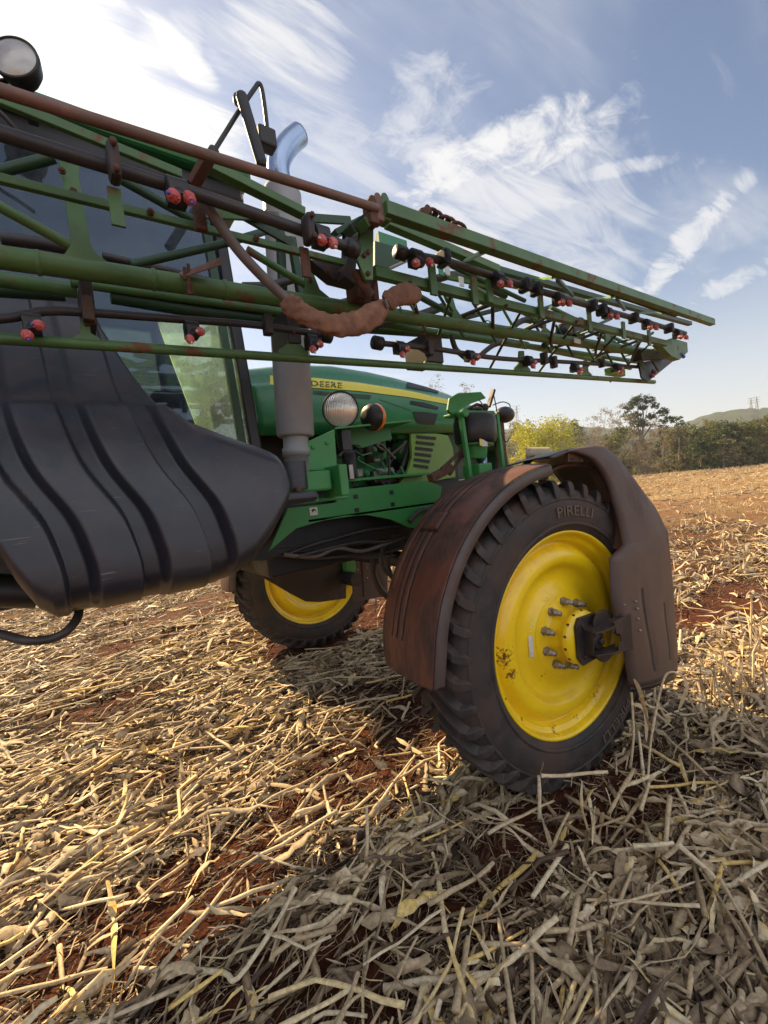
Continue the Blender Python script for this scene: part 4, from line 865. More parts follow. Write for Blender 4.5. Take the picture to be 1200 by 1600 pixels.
mb = MB(); mb.tube(arc([at(-60, 985, y=-1.2), at(0, 991, y=-1.25), at(40, 1001, y=-1.3), at(80, 998, y=-1.3), at(105, 985, y=-1.3), at(122, 962, y=-1.25), at(124, 930, y=-1.2)]), .013, 12); part(mb, 'drain_hose', 'hose')
mb = MB(); mb.tube([at(-80, 920, y=-.9), at(60, 925, y=-.9)], .06); mb.box((-3.0, -.6, 1.72), (1.4, .6, .2)); part(mb, 'underframe', 'black', bevel=.02)
# --- hoses and axle gear under the nose
for pts, y_, r_, mt in (([(405, 866), (450, 858), (500, 846), (560, 838), (640, 828), (700, 815)], -.30, .045, 'black'), ([(415, 880), (450, 887), (480, 884), (500, 868), (512, 858)], -.1, .022, 'chrome'), ([(640, 835), (612, 838), (596, 860), (600, 890), (622, 905)], -.3, .018, 'hose'), ([(650, 850), (625, 845), (607, 870), (612, 900), (640, 930)], -.2, .018, 'hose'), ([(585, 872), (583, 895), (592, 918), (606, 932)], .1, .03, 'hose'), ([(640, 815), (655, 800), (675, 795)], -.5, .02, 'hose'), ([(430, 868), (500, 862), (560, 850)], .1, .012, 'green')):
    mb = MB(); mb.tube(arc(py(pts, y_)), r_, 12); part(mb, 'hydraulic_hose', mt)
mb = MB(); mb.tube([(0, -.9, 1.22), (0, 1.4, 1.22)], .07); mb.tube([(.05, .9, .93), (.05, 1.6, .93)], .075); part(mb, 'axle_beam', 'black')
mb = MB(); mb.prism(py([(405, 884), (430, 875), (541, 869), (541, 935), (500, 941), (478, 940), (455, 928), (410, 902)], 1.15), (0, .02, 0)); mb.prism(py([(405, 884), (470, 893), (462, 930), (410, 902)], 1.12), (0, .01, 0)); part(mb, 'axle_guard', 'darksteel', bevel=.004)
mb = MB(); mb.prism(py([(547, 850), (606, 846), (606, 930), (553, 942)], 1.15), (0, .02, 0))
fp = part(mb, 'wheel_motor_guard', 'shield', bevel=.004)
for u, v in ((558, 890), (558, 905), (572, 887), (573, 903)):
    q = MB(); q.lathe([(0, .012), (.01, .012), (.011, 0)], at(u, v, y=1.15), (0, -1, 0), 8); part(q, 'rivet', 'steel', fp)
mb = MB(); mb.bar(at(566, 865, y=1.14), at(570, 932, y=1.14), .01, .02, up=(1, 0, 0)); part(mb, 'guard_rib', 'shield', fp)
mb = MB(); mb.bar((.1, 1.15, .95), (.1, 1.15, 1.9), .16, .12, up=(1, 0, 0)); mb.bar(at(515, 835, y=1.0), at(517, 880, y=1.0), .08, .03, up=(0, 1, 0)); part(mb, 'suspension_leg', 'frame', bevel=.01)
# --- near suspension leg with its air spring
mb = MB(); mb.bar((-.02, -.93, .9), (-.02, -.93, 1.95), .15, .13, up=(1, 0, 0)); mb.tube([(0, -1.02, .885), (0, -.7, .885)], .15, 24); part(mb, 'suspension_leg', 'frame', bevel=.01)
cA = at(742, 672, y=-.90); axd = Vector((.07, 0, 1)).normalized()
mb = MB(); mb.lathe([(-.10, .06), (-.10, .125), (-.08, .140), (-.02, .146), (.04, .146), (.085, .138), (.10, .12), (.10, 0)], cA, axd, 40); part(mb, 'air_spring', 'black')
mb = MB(); mb.lathe([(-.115, 0), (-.115, .12), (-.085, .125), (-.085, .05)], cA, axd, 36); mb.lathe([(-.20, 0), (-.20, .07), (-.115, .08)], cA, axd, 24)
mb.prism([cA + Vector((dx, dy, .10)) for dx, dy in ((-.17, -.06), (.13, -.08), (.17, .1), (-.17, .12))], (0, 0, .02)); mb.prism(py([(700, 641), (703, 622), (716, 614), (752, 612), (760, 622), (738, 630), (716, 640), (713, 655)], -.88), (0, .02, 0))
mb.bar(cA + Vector((-.18, -.05, .12)), cA + Vector((-.13, -.05, -.55)), .03, .03, up=(0, 1, 0)); mb.bar(cA + Vector((.18, -.05, .10)), cA + Vector((.21, -.05, -.55)), .028, .03, up=(0, 1, 0)); mb.lathe([(-.03, .03), (.03, .03), (.03, 0)], cA + Vector((-.17, -.06, .10)), (0, -1, 0), 16)
part(mb, 'spring_bracket', 'frame', bevel=.005)
mb = MB(); c2 = at(753, 722, y=-.90); mb.lathe([(-.2, .035), (.06, .035), (.07, .02)], c2, axd, 24); part(mb, 'shock_absorber', 'chrome')
q = MB(); q.box(at(757, 692, y=-1.02), (.055, .004, .045)); part(q, 'sticker', 'white'); q = MB(); q.box(at(751, 691, y=-1.024), (.018, .004, .045)); part(q, 'sticker', 'stripe')
mb = MB(); mb.bar(at(672, 748, y=-.85), at(704, 731, y=-.85), .05, .055, up=(0, 1, 0)); mb.bar(at(690, 733, y=-.86), at(737, 690, y=-.86), .02, .028, up=(0, 1, 0)); mb.bar(at(702, 742, y=-.84), at(726, 706, y=-.84), .02, .02, up=(0, 1, 0)); mb.ball(at(734, 690, y=-.86), (.03, .02, .025), n=8); part(mb, 'stabiliser_arm', 'rust', bevel=.005)
mb = MB(); mb.bar(at(763, 636, y=-.85), at(771, 609, y=-.85), .02, .03, up=(0, 1, 0)); mb.ball(at(745, 640, y=-.88), (.05, .04, .02), n=8); mb.ball(at(757, 637, y=-.88), (.03, .03, .03), n=8); mb.tube(py([(730, 640), (745, 632), (762, 636)], -.86), .012, 8); part(mb, 'levelling_valve', 'darksteel')
for pts in ([(718, 630), (728, 620), (745, 622), (760, 640)], [(771, 615), (776, 640), (780, 665), (790, 690), (797, 683)], [(770, 633), (785, 628), (796, 632), (797, 640)]):
    mb = MB(); mb.tube(arc(py(pts, -.84)), .004, 8); part(mb, 'air_line', 'hose')
mb = MB(); mb.ball(at(789, 648, y=-.55), (.10, .07, .07)); part(mb, 'front_lamp', 'black'); q = MB(); q.tube(py([(778, 640), (778, 740)], -.5), .02, 8); q.box(at(781, 690, y=-.45), (.12, .03, .5)); part(q, 'lamp_post', 'rust')
mb = MB(); mb.box(at(775, 668, y=-.5), (.06, .05, .22)); part(mb, 'front_bracket', 'frame', bevel=.005)
# beige canister on a stay behind the mudguard
c1, c2 = at(822, 709, y=-1.0), at(857, 709, y=-1.12); mb = MB(); mb.tube([c1, c2], .047, 28); mb.tube([c2, c2 + (c2 - c1).normalized() * .012], .040, 28); cn = part(mb, 'canister', 'log')
mb = MB(); mb.bar(c1.lerp(c2, .5), W(.12, .95, -.45), .03, .02, up=(0, 1, 0)); part(mb, 'canister_stay', 'rust')
mb = MB(); mb.prism(py([(700, 640), (716, 636), (718, 700), (712, 748), (700, 748)], -.35), (0, .5, 0)); part(mb, 'radiator_frame', 'boomd')

# --- the folded boom: rails run along x, each in its own upright plane y
BM = MB(); BM.tube([at(-140, 382, y=-1.5), at(0, 402, y=-1.5), at(1045, 556, y=-1.5)], .0285, 24); boom = part(BM, 'boom', 'boom')
def bt(pts, y, r, name, m_='boom', ys=None, n=12, smoothc=False):
    P_ = [at(u, v, y=(ys[i] if ys else y)) for i, (u, v) in enumerate(pts)]
    mb = MB(); mb.tube(arc(P_) if smoothc else P_, r, n); return part(mb, name, m_, boom)
def bb(p, q, y, w_, h, name, m_='boom', y2=None, bev=.002):
    mb = MB(); mb.bar(at(*p, y=y), at(*q, y=y2 if y2 is not None else y), w_, h); return part(mb, name, m_, boom, bevel=bev)
def bp(pts, y, name, m_='boom', t=.008, bev=.0015):
    mb = MB(); mb.prism(py(pts, y), (0, t, 0)); return part(mb, name, m_, boom, bevel=bev)
bt([(-120, 100), (0, 141), (590, 326)], -1.83, .0128, 'top_rail', 'rusty')
bb((600, 327), (1113, 504), -1.83, .036, .042, 'top_rail'); bb((604, 335), (1060, 493), -1.80, .05, .006, 'rail_flange', 'rust')
bb((-100, 115), (284, 273), -1.70, .014, .022, 'upper_rail'); 
bb((322, 258), (474, 334), -1.62, .035, .026, 'upper_rail', 'boom'); bb((604, 348), (777, 422), -1.50, .04, .035, 'upper_rail'); bb((777, 422), (1078, 506), -1.50, .035, .03, 'upper_rail', 'boomd')
bb((-120, 250), (537, 411), -1.66, .017, .020, 'middle_rail'); bb((584, 426), (1040, 537), -1.66, .03, .036, 'middle_rail')
bt([(-140, 519), (0, 529), (1022, 597)], -1.40, .016, 'lower_rail')
bt([(-140, 431), (0, 437), (120, 455)], -1.2, .023, 'rear_tube'); bt([(-140, 446), (0, 453), (100, 460)], -1.1, .023, 'rear_tube', 'boomd')
bt([(110, 441), (300, 468), (470, 492)], -1.25, .016, 'rear_tube'); bt([(173, 463), (300, 485), (400, 497), (560, 512), (720, 524), (823, 540)], -1.22, .024, 'rear_tube', 'boomd')
bt([(590, 505), (700, 522), (1000, 566)], -1.30, .016, 'rear_tube'); bt([(720, 520), (900, 556), (985, 575)], -1.15, .018, 'rear_tube')
# braces
for p, q, y, y2, r_, m_ in (((-40, 278), (84, 246), -1.45, -1.5, .014, 'boomd'), ((-20, 312), (112, 385), -1.52, -1.5, .0135, 'boom'), ((187, 279), (306, 346), -1.5, -1.5, .0135, 'boomd'), ((205, 414), (353, 380), -1.45, -1.45, .013, 'boomd'), ((353, 380), (445, 352), -1.45, -1.3, .013, 'boomd'), ((386, 390), (478, 446), -1.52, -1.5, .0125, 'boom'),
    ((640, 455), (705, 491), -1.52, -1.5, .013, 'boomd'), ((725, 497), (800, 478), -1.45, -1.35, .012, 'boomd'), ((735, 447), (850, 505), -1.5, -1.4, .012, 'boom'), ((615, 455), (690, 430), -1.45, -1.3, .012, 'boom'), ((822, 492), (885, 470), -1.3, -1.3, .012, 'boomd'), ((860, 480), (985, 540), -1.45, -1.45, .012, 'boom'), ((900, 522), (955, 498), -1.4, -1.3, .011, 'boomd'), ((985, 545), (1020, 520), -1.4, -1.4, .011, 'boomd'), ((690, 408), (820, 470), -1.42, -1.4, .012, 'boomd'), ((840, 480), (960, 535), -1.38, -1.4, .012, 'boomd')):
    mb = MB(); mb.tube([at(*p, y=y), at(*q, y=y2)], r_, 12); part(mb, 'brace', m_, boom)
for p, q, y, y2, w_, h, m_ in (((340, 314), (457, 381), -1.5, -1.5, .012, .028, 'boomd'), ((313, 333), (436, 339), -1.55, -1.5, .012, .03, 'boom'), ((487, 341), (548, 345), -1.5, -1.5, .012, .03, 'boomd'), ((455, 372), (470, 460), -1.3, -1.3, .03, .03, 'boomd'), ((437, 350), (442, 460), -1.25, -1.25, .03, .03, 'boomd'),
    ((755, 394), (728, 407), -1.8, -1.5, .03, .012, 'louver'), ((867, 433), (835, 437), -1.8, -1.5, .03, .012, 'louver'), ((958, 464), (918, 468), -1.8, -1.5, .025, .01, 'louver'), ((1038, 489), (998, 489), -1.8, -1.5, .025, .01, 'boom'), ((871, 437), (895, 462), -1.75, -1.5, .018, .018, 'boomd'), ((964, 467), (976, 484), -1.75, -1.5, .018, .018, 'boomd'), ((742, 435), (925, 470), -1.35, -1.35, .02, .025, 'boom'), ((700, 432), (770, 447), -1.4, -1.4, .015, .03, 'boom'), ((590, 378), (634, 392), -1.2, -1.2, .03, .09, 'green')):
    mb = MB(); mb.bar(at(*p, y=y), at(*q, y=y2), w_, h); part(mb, 'cross_strut', m_, boom, bevel=.0015)
for i in range(11):
    x0 = -1.12 + i * .24; s_ = 1 if i % 2 else -1; mb = MB(); mb.tube([(x0, -1.64, 2.655), (x0 + .22, -1.24, 2.50 if s_ > 0 else 2.72)], .0075, 8); part(mb, 'brace', 'boomd', boom)
    mb = MB(); mb.tube([(x0 + .05, -1.49, 2.74 - .008 * i), (x0 + .2, -1.50, 2.53)], .007, 8); part(mb, 'brace', 'boomd' if i % 3 else 'boom', boom)
for i in range(5):
    x0 = -1.1 + i * .5; bt0 = [Vector((x0, -1.62, 2.64)), Vector((x0 + .15, -1.5, 2.58)), Vector((x0 + .32, -1.45, 2.60)), Vector((x0 + .52, -1.6, 2.66))]; mb = MB(); mb.tube(arc(bt0), .009, 8); part(mb, 'boom_hose', 'hose', boom)
# gussets standing on the main tube
for pts in ([(89, 222), (112, 232), (125, 244), (123, 275), (133, 335), (141, 378), (149, 394), (176, 415), (180, 423), (84, 408), (86, 402), (101, 396), (111, 382), (105, 335), (97, 280), (92, 245)],
            [(471, 398), (485, 400), (492, 432), (500, 452), (522, 470), (520, 476), (458, 470), (460, 463), (476, 456), (478, 445)],
            [(694, 458), (706, 458), (713, 482), (724, 498), (742, 507), (741, 511), (706, 505), (708, 486), (699, 470)],
            [(841, 492), (848, 494), (854, 512), (873, 528), (872, 532), (845, 527), (849, 513)],
            [(945, 518), (951, 519), (957, 533), (974, 545), (973, 549), (942, 543), (947, 534)]):
    bp(pts, -1.515, 'gusset', 'boom', .012)
for pts in ([(128, 484), (138, 484), (142, 520), (157, 529), (157, 536), (113, 532), (113, 527), (124, 520)], [(452, 500), (464, 500), (468, 536), (482, 550), (482, 556), (436, 552), (436, 546), (450, 536)], [(673, 530), (681, 531), (683, 556), (692, 567), (692, 571), (664, 569), (664, 565), (672, 556)], [(812, 548), (819, 548), (821, 568), (829, 577), (829, 581), (803, 579), (804, 575), (811, 568)], [(913, 563), (918, 563), (920, 580), (926, 586), (907, 586), (912, 580)]):
    bp(pts, -1.41, 'gusset', 'boom', .012)
for p, q in (((122, 436), (143, 436)), ((446, 480), (466, 482)), ((664, 520), (690, 524))):
    mb = MB(); a_, b_ = at(*p, y=-1.42), at(*q, y=-1.42); mb.prism([a_, b_, b_ + Vector((0, 0, -.13)), a_ + Vector((0, 0, -.13))], (0, .16, 0)); part(mb, 'hanger_block', 'darksteel', boom, bevel=.004)
for u, v, y in ((100, 238, -1.53), (115, 300, -1.53), (97, 268, -1.53), (478, 408, -1.53), (484, 440, -1.53), (700, 470, -1.53), (846, 500, -1.53), (134, 500, -1.42), (458, 520, -1.42), (678, 545, -1.42), (556, 425, -1.66), (510, 425, -1.60), (530, 425, -1.60), (640, 443, -1.68), (790, 478, -1.68), (900, 503, -1.68), (235, 332, -1.672), (400, 373, -1.672)):
    q = MB(); q.lathe([(0, .009), (.007, .009), (.008, .005), (.013, .005), (.014, 0)], at(u, v, y=y), (0, -1, 0), 6, smooth=False); part(q, 'bolt', 'rust', boom)
for u, v in ((60, 411), (240, 437), (350, 453), (620, 489), (760, 511), (905, 534)):       # weld collars on the main tube
    c = at(u, v, y=-1.5); q = MB(); q.lathe([(-.006, .0285), (-.003, .0315), (.003, .0315), (.006, .0285)], c, (1, 0, -.01), 24); part(q, 'weld_collar', 'boom', boom)
# hinge group
bp([(564, 352), (584, 349), (583, 437), (572, 437), (557, 402)], -1.74, 'hinge_plate', 'boom', .012)
bp([(546, 349), (563, 352), (554, 443), (539, 432), (544, 400)], -1.66, 'hinge_plate', 'darksteel', .05)
bp([(484, 405), (535, 413), (556, 445), (521, 436)], -1.60, 'hinge_plate', 'darksteel', .05)
bb((545, 363), (590, 330), -1.74, .05, .03, 'hinge_arm', 'boomd'); bb((566, 353), (600, 332), -1.79, .05, .028, 'hinge_arm'); bb((520, 368), (560, 347), -1.62, .05, .02, 'hinge_arm', 'boomd')
for (u, v), m_ in (((584, 322), 'rust'), ((592, 318), 'rusty'), ((603, 318), 'boom')):
    mb = MB(); c = at(u, v, y=-1.83); mb.prism([c + Vector((dx, 0, dz)) for dx, dz in ((-.014, -.05), (.02, -.05), (.018, .02), (.008, .038), (-.006, .036), (-.014, .02))], (0, .045, 0)); part(mb, 'hinge_knuckle', m_, boom, bevel=.006)
mb = MB(); mb.tube(py([(573, 440), (575, 478)], -1.62), .012, 10); mb.tube(py([(585, 440), (586, 470)], -1.62), .010, 10); mb.box(at(566, 455, y=-1.55), (.1, .08, .09)); part(mb, 'hinge_linkage', 'rust', boom, bevel=.004)
for u, v in ((568, 400), (574, 428), (574, 395)): 
    q = MB(); q.lathe([(0, .008), (.01, .008), (.011, 0)], at(u, v, y=-1.74), (0, -1, 0), 6); part(q, 'bolt', 'rust', boom)
bp([(586, 376), (628, 388), (640, 400), (606, 420), (586, 414)], -1.3, 'end_box', 'boomd', .06)
bb((604, 422), (645, 403), -1.32, .05, .008, 'end_box', 'muffler')
# tip
bp([(1030, 536), (1050, 528), (1074, 535), (1075, 550), (1062, 562), (1049, 556)], -1.66, 'tip_box', 'boom', .05); bp([(998, 566), (1042, 560), (1055, 562), (1012, 597), (1003, 590)], -1.46, 'tip_plate', 'ink', .012); bp([(1000, 545), (1040, 548), (1050, 558), (1004, 562)], -1.55, 'tip_plate', 'darksteel', .06)
mb = MB(); mb.lathe([(-.02, .0), (-.02, .012), (.03, .012), (.03, 0)], at(1066, 555, y=-1.66), (1, 0, -.4), 12); part(mb, 'tip_plug', 'blue', boom)
# spray lines
bt([(-140, 165), (0, 208), (272, 292), (300, 301), (400, 335), (476, 362), (548, 388)], -1.78, .0158, 'spray_line', 'hose', n=16); bt([(626, 395), (700, 409), (790, 438), (900, 472), (1000, 500), (1070, 521)], -1.70, .0155, 'spray_line', 'hose', n=16)
bt([(-100, 500), (0, 498), (40, 492), (75, 486), (133, 488), (267, 498), (400, 508), (508, 524)], -1.42, .0125, 'spray_line', 'hose', smoothc=True); bt([(590, 536), (680, 545), (780, 560), (890, 566), (1020, 575)], -1.42, .0125, 'spray_line', 'hose', smoothc=True)
for u, v, y, s_ in ((549, 388, -1.78, 1.5), (626, 395, -1.70, 1.4), (509, 524, -1.42, 1.6), (590, 536, -1.42, 1.6)):
    mb = MB(); mb.lathe([(-.02, 0), (-.02, .018 * s_), (.02, .018 * s_), (.022, 0)], at(u, v, y=y), (1, 0, -.05), 16); part(mb, 'line_cap', 'black', boom)
for pts, y, r_ in (([(0, 372), (60, 380), (120, 391)], -1.3, .018), ([(160, 400), (240, 418), (330, 440)], -1.3, .013), ([(680, 437), (710, 430), (740, 440), (790, 462)], -1.35, .02), ([(588, 508), (620, 498), (650, 494), (690, 480)], -1.35, .02), ([(705, 523), (712, 545), (728, 560)], -1.35, .014), ([(745, 560), (770, 540), (790, 535)], -1.35, .014), ([(795, 516), (820, 500), (850, 510)], -1.3, .018), ([(520, 478), (560, 470), (600, 492), (640, 500)], -1.35, .016), ([(380, 448), (420, 446), (460, 436)], -1.3, .016), ([(930, 566), (950, 550), (990, 552)], -1.3, .012), ([(850, 540), (880, 515), (900, 512)], -1.35, .02)):
    bt(pts, y, r_, 'boom_hose', 'hose', smoothc=True)
mb = MB(); mb.box(at(893, 517, y=-1.4), (.12, .1, .09)); mb.ball(at(878, 516, y=-1.42), (.04, .04, .04), n=8); mb.box(at(905, 512, y=-1.38), (.05, .05, .12)); part(mb, 'boom_valve', 'black', boom, bevel=.006)
mb = MB(); mb.box(at(961, 582, y=-1.38), (.22, .05, .05)); bx_ = part(mb, 'tip_lamp', 'louver', boom, bevel=.006)
q = MB(); q.box(at(902, 533, y=-1.541), (.07, .004, .026)); part(q, 'sticker', 'white', boom)
for u, v, c in ((689, 422, 'engine'), (699, 422, 'white'), (721, 440, 'white'), (703, 479, 'white')):
    q = MB(); q.box(at(u, v, y=-1.5), (.03, .004, .045)); part(q, 'sticker', c, boom)
def nozzle(u1, v1, u2, v2, y, big=1.0):
    """valve body with two red caps"""
    a_, b_ = at(u1, v1, y=y - .03), at(u2, v2, y=y - .03); mid = (a_ + b_) / 2; mb = MB(); s = big
    mb.box(mid + Vector((0, .035, .03 * s)), (.055 * s, .05, .05 * s), m=0); mb.lathe([(-.03 * s, 0), (-.03 * s, .030 * s), (.03 * s, .030 * s), (.03 * s, 0)], mid + Vector((0, .035, .052 * s)), (1, 0, 0), 14, m=0)
    mb.lathe([(-.01, 0), (-.01, .022 * s), (.03 * s, .020 * s), (.03 * s, 0)], mid + Vector((0, .02, .02 * s)), (0, -.6, -.8), 12, m=0)
    for c, d in ((a_, Vector((-.75, -.62, -.2))), (b_, Vector((.1, -.55, -.83)))):
        d.normalize(); mb.lathe([(-.018 * s, .010 * s), (-.014 * s, .017 * s), (-.004 * s, .020 * s), (.008 * s, .019 * s), (.014 * s, .013 * s), (.020 * s, .011 * s), (.021 * s, 0)], c, d, 9, m=1, smooth=False)
        mb.lathe([(.015 * s, .006 * s), (.030 * s, .005 * s), (.030 * s, 0)], c, d, 8, m=2)
        for k in range(2):
            f = 3.14159 * k; e = d.orthogonal().normalized(); g = d.cross(e); mb.box(c + (e * math.cos(f) + g * math.sin(f)) * .018 * s, (.007 * s,) * 3, m=1)
    return part(mb, 'nozzle', ('black', 'red', 'blue' if u1 in (271, 60) else 'white'), boom, bevel=.0012)
for q in ((271, 306, 296, 310), (503, 375, 520, 380)): nozzle(*q, -1.80, .78)
for q in ((650, 411, 671, 410), (782, 443, 796, 443), (878, 472, 889, 474), (954, 493, 964, 495), (1016, 511, 1025, 512), (1063, 526, 1072, 527)): nozzle(*q, -1.72, .78)
for q in ((60, 508, 43, 524), (313, 518, 297, 530), (500, 538, 489, 546), (636, 545, 629, 554), (747, 558, 739, 566), (836, 566, 833, 572), (908, 577, 905, 582), (972, 576, 970, 581), (1024, 582, 1020, 587)): nozzle(*q, -1.44, .70)
# pipe clamps on the spray lines
for u, v, y in ((177, 262, -1.80), (479, 364, -1.80)):
    mb = MB(); c = at(u, v, y=y); mb.box(c + Vector((0, -.012, .003)), (.024, .050, .080)); cl_ = part(mb, 'line_clamp', 'darksteel', boom, bevel=.010)
    for dz in (-.028, .028):
        q = MB(); q.lathe([(0, .008), (.007, .008), (.008, 0)], c + Vector((0, -.04, dz)), (0, -1, 0), 6); part(q, 'bolt', 'rust', boom)
    mb = MB(); d_ = c + Vector((0, .02, -.03)); mb.prism([d_ + Vector((-.015, 0, 0)), d_ + Vector((.013, 0, 0)), d_ + Vector((.013, 0, -.085)), d_ + Vector((-.015, 0, -.085))], (0, .008, 0)); part(mb, 'clamp_plate', 'boom' if u < 200 else 'rust', boom, bevel=.001)
for u, v, y in ((693, 404, -1.71), (820, 446, -1.71), (838, 452, -1.71), (925, 478, -1.71), (940, 484, -1.71), (990, 497, -1.71), (1045, 513, -1.71)):
    mb = MB(); mb.box(at(u, v, y=y), (.035, .06, .06)); part(mb, 'line_clamp', 'black', boom, bevel=.008)
for u, v, y in ((137, 484, -1.43), (418, 508, -1.43), (670, 544, -1.43), (865, 566, -1.43), (850, 560, -1.43), (940, 566, -1.43), (1000, 568, -1.43)):
    mb = MB(); mb.box(at(u, v, y=y), (.03, .04, .07)); part(mb, 'line_clamp', 'darksteel', boom, bevel=.005)
for u, v, h in ((676, 437, .12), (741, 452, .13), (765, 455, .10), (845, 478, .12), (921, 502, .11), (974, 516, .1), (1014, 528, .1)):
    mb = MB(); c = at(u, v, y=-1.69); mb.box(c, (.035, .012, h)); part(mb, 'clamp_plate', 'boom', boom, bevel=.002)
mb = MB(); mb.box(at(303, 312, y=-1.7) + Vector((.01, 0, -.03)), (.03, .02, .10)); mb.bar(at(302, 288, y=-1.72), at(328, 243, y=-1.78), .03, .02); part(mb, 'clamp_plate', 'rust', boom, bevel=.002)
mb = MB(); mb.tube(arc(py([(556, 424), (564, 440), (572, 452), (580, 462)], -1.70)), .017, 12); part(mb, 'hinge_pin', 'rust', boom)
# small channel and U bolt on the main tube
mb = MB(); a_, b_ = at(287, 433, y=-1.56), at(335, 417, y=-1.60); mb.prism([a_, b_, b_ + Vector((0, .05, .03)), a_ + Vector((0, .05, .03))], (0, 0, .006)); mb.prism([a_, b_, at(340, 403, y=-1.60), at(297, 421, y=-1.56)], (0, .006, 0)); mb.prism([b_, b_ + Vector((.02, 0, .01)), at(348, 401, y=-1.60), at(340, 403, y=-1.60)], (0, .006, 0)); part(mb, 'channel_bracket', 'rusty', boom)
mb = MB(); mb.tube(arc(py([(294, 413), (295, 440), (296, 460)], -1.56)), .005, 8); mb.tube(py([(288, 418), (289, 437)], -1.56), .005, 8); mb.box(at(296, 452, y=-1.55), (.018, .01, .03)); part(mb, 'u_bolt', 'rust', boom)
# chain lying on the outer rail
cp = arc(py([(668, 334), (668, 328), (680, 335), (695, 343), (710, 350), (728, 360)], -1.80), 3)[::2]
for i in range(len(cp) - 1):
    a_, b_ = cp[i], cp[i + 1]; d_ = (b_ - a_); ln = d_.length; d_.normalize(); e = d_.cross(Vector((0, 1, 0))).normalized(); e = (e if i % 2 else d_.cross(e)); c = (a_ + b_) / 2; pts = [c + d_ * (ln * .72 * math.cos(t)) + e * (.015 * math.sin(t)) for t in np.linspace(0, 2 * math.pi, 13)]
    mb = MB(); mb.tube(pts, .0062, 8, cap=False); part(mb, 'chain_link', 'rust', boom)
mb = MB(); mb.prism(py([(656, 336), (658, 324), (666, 322), (674, 326), (670, 340)], -1.82), (0, .03, 0)); part(mb, 'chain_lug', 'rust', boom, bevel=.003); mb = MB(); mb.prism(py([(715, 358), (738, 361), (737, 368), (725, 366)], -1.82), (0, .04, 0)); part(mb, 'chain_plate', 'boom', boom, bevel=.003)
# grey hose and its cloth wrapping
bt([(316, 309), (353, 365), (380, 400), (415, 437), (447, 467)], -1.74, .0145, 'wrapped_hose', 'greyhose', smoothc=True)
cp = arc([at(u, v, y=y) for u, v, y in ((445, 466, -1.74), (456, 478, -1.74), (471, 489, -1.74), (503, 503, -1.75), (532, 509, -1.75), (561, 504, -1.75), (588, 489, -1.74), (601, 476, -1.72))], 8)
def sleeve(cp, r0, name, amp=.22, seed=0):
    rows = []; n = 28; rnd = np.random.default_rng(seed)
    ph = rnd.uniform(0, 6.28, 8)
    for i, c in enumerate(cp):
        t = (cp[min(i + 1, len(cp) - 1)] - cp[max(i - 1, 0)]).normalized(); a_ = t.cross(Vector((0, 1, 0))).normalized(); b_ = t.cross(a_); row = []; s = i / (len(cp) - 1)
        rr = r0 * (.62 + .38 * min(1, s * 7, (1 - s) * 7)) * (1 + .10 * math.sin(s * 9 + seed))
        for j in range(n):
            f = 2 * math.pi * j / n; wv = abs(math.sin(2.5 * f + s * 17 + ph[0])) * 1.1 - .6 + abs(math.sin(1.5 * f - s * 33 + ph[1])) * .9 - .5 + math.sin(6 * f + s * 21 + ph[2]) * .25 + abs(math.sin(s * 38 + ph[3] + 2 * f)) * .5
            r_ = rr * (1 + amp * wv * .7); row.append(c + a_ * math.cos(f) * r_ * 1.05 + b_ * math.sin(f) * r_ * .55)
        rows.append(row)
    mb = MB(); mb.grid(rows, cv=True); mb.add(rows[0], [tuple(range(n))]); mb.add(rows[-1], [tuple(range(n))]); return part(mb, name, 'cloth', boom)
sleeve(cp, .031, 'cloth_wrap', .22, 1)
sleeve(arc([at(u, v, y=y) for u, v, y in ((604, 474, -1.72), (617, 464, -1.72), (636, 459, -1.72), (655, 458, -1.70))], 9), .033, 'cloth_wrap', .12, 2)
bt([(601, 468), (606, 481)], -1.75, .007, 'wrap_tie', 'greyhose')
bt([(645, 467), (650, 474), (648, 481)], -1.73, .002, 'loose_thread', 'cloth')

# ------------------------------------------------------------------ beyond the crest
LEAN = Matrix.Rotation(R(6.7), 3, 'Y')                  # plumb line seen from the sloping field
UPV = LEAN @ Vector((0, 0, 1))
def leaf_mat(name, a, b, c=None):
    m = bpy.data.materials.new(name); m.use_nodes = True; t = m.node_tree; bs = t.nodes['Principled BSDF']; bs.inputs['Roughness'].default_value = .6; bs.inputs['Specular IOR Level'].default_value = .25
    at_ = t.nodes.new('ShaderNodeAttribute'); at_.attribute_name = 'tone'; mx_ = t.nodes.new('ShaderNodeMixRGB'); mx_.inputs[1].default_value = (*a, 1); mx_.inputs[2].default_value = (*b, 1); t.links.new(at_.outputs['Fac'], mx_.inputs[0]); t.links.new(mx_.outputs[0], bs.inputs['Base Color'])
    tr = t.nodes.new('ShaderNodeBsdfTranslucent'); t.links.new(mx_.outputs[0], tr.inputs[0]); ms = t.nodes.new('ShaderNodeMixShader'); ms.inputs[0].default_value = .35; t.links.new(bs.outputs[0], ms.inputs[1]); t.links.new(tr.outputs[0], ms.inputs[2]); t.links.new(ms.outputs[0], t.nodes['Material Output'].inputs[0])
    return m
BARK = mat('bark', (.14, .10, .07), .9, var=.25); PALEBARK = mat('pale_bark', (.30, .24, .17), .9, var=.25)
LM = dict(yellow=leaf_mat('yellow_green_leaves', (.26, .28, .025), (.60, .56, .05)), dark=leaf_mat('dark_leaves', (.028, .048, .018), (.10, .125, .045)), mid=leaf_mat('mid_green_leaves', (.06, .085, .025), (.19, .20, .065)), olive=leaf_mat('olive_leaves', (.11, .11, .048), (.28, .24, .12)), bare=leaf_mat('dry_leaves', (.16, .12, .075), (.32, .25, .16)))
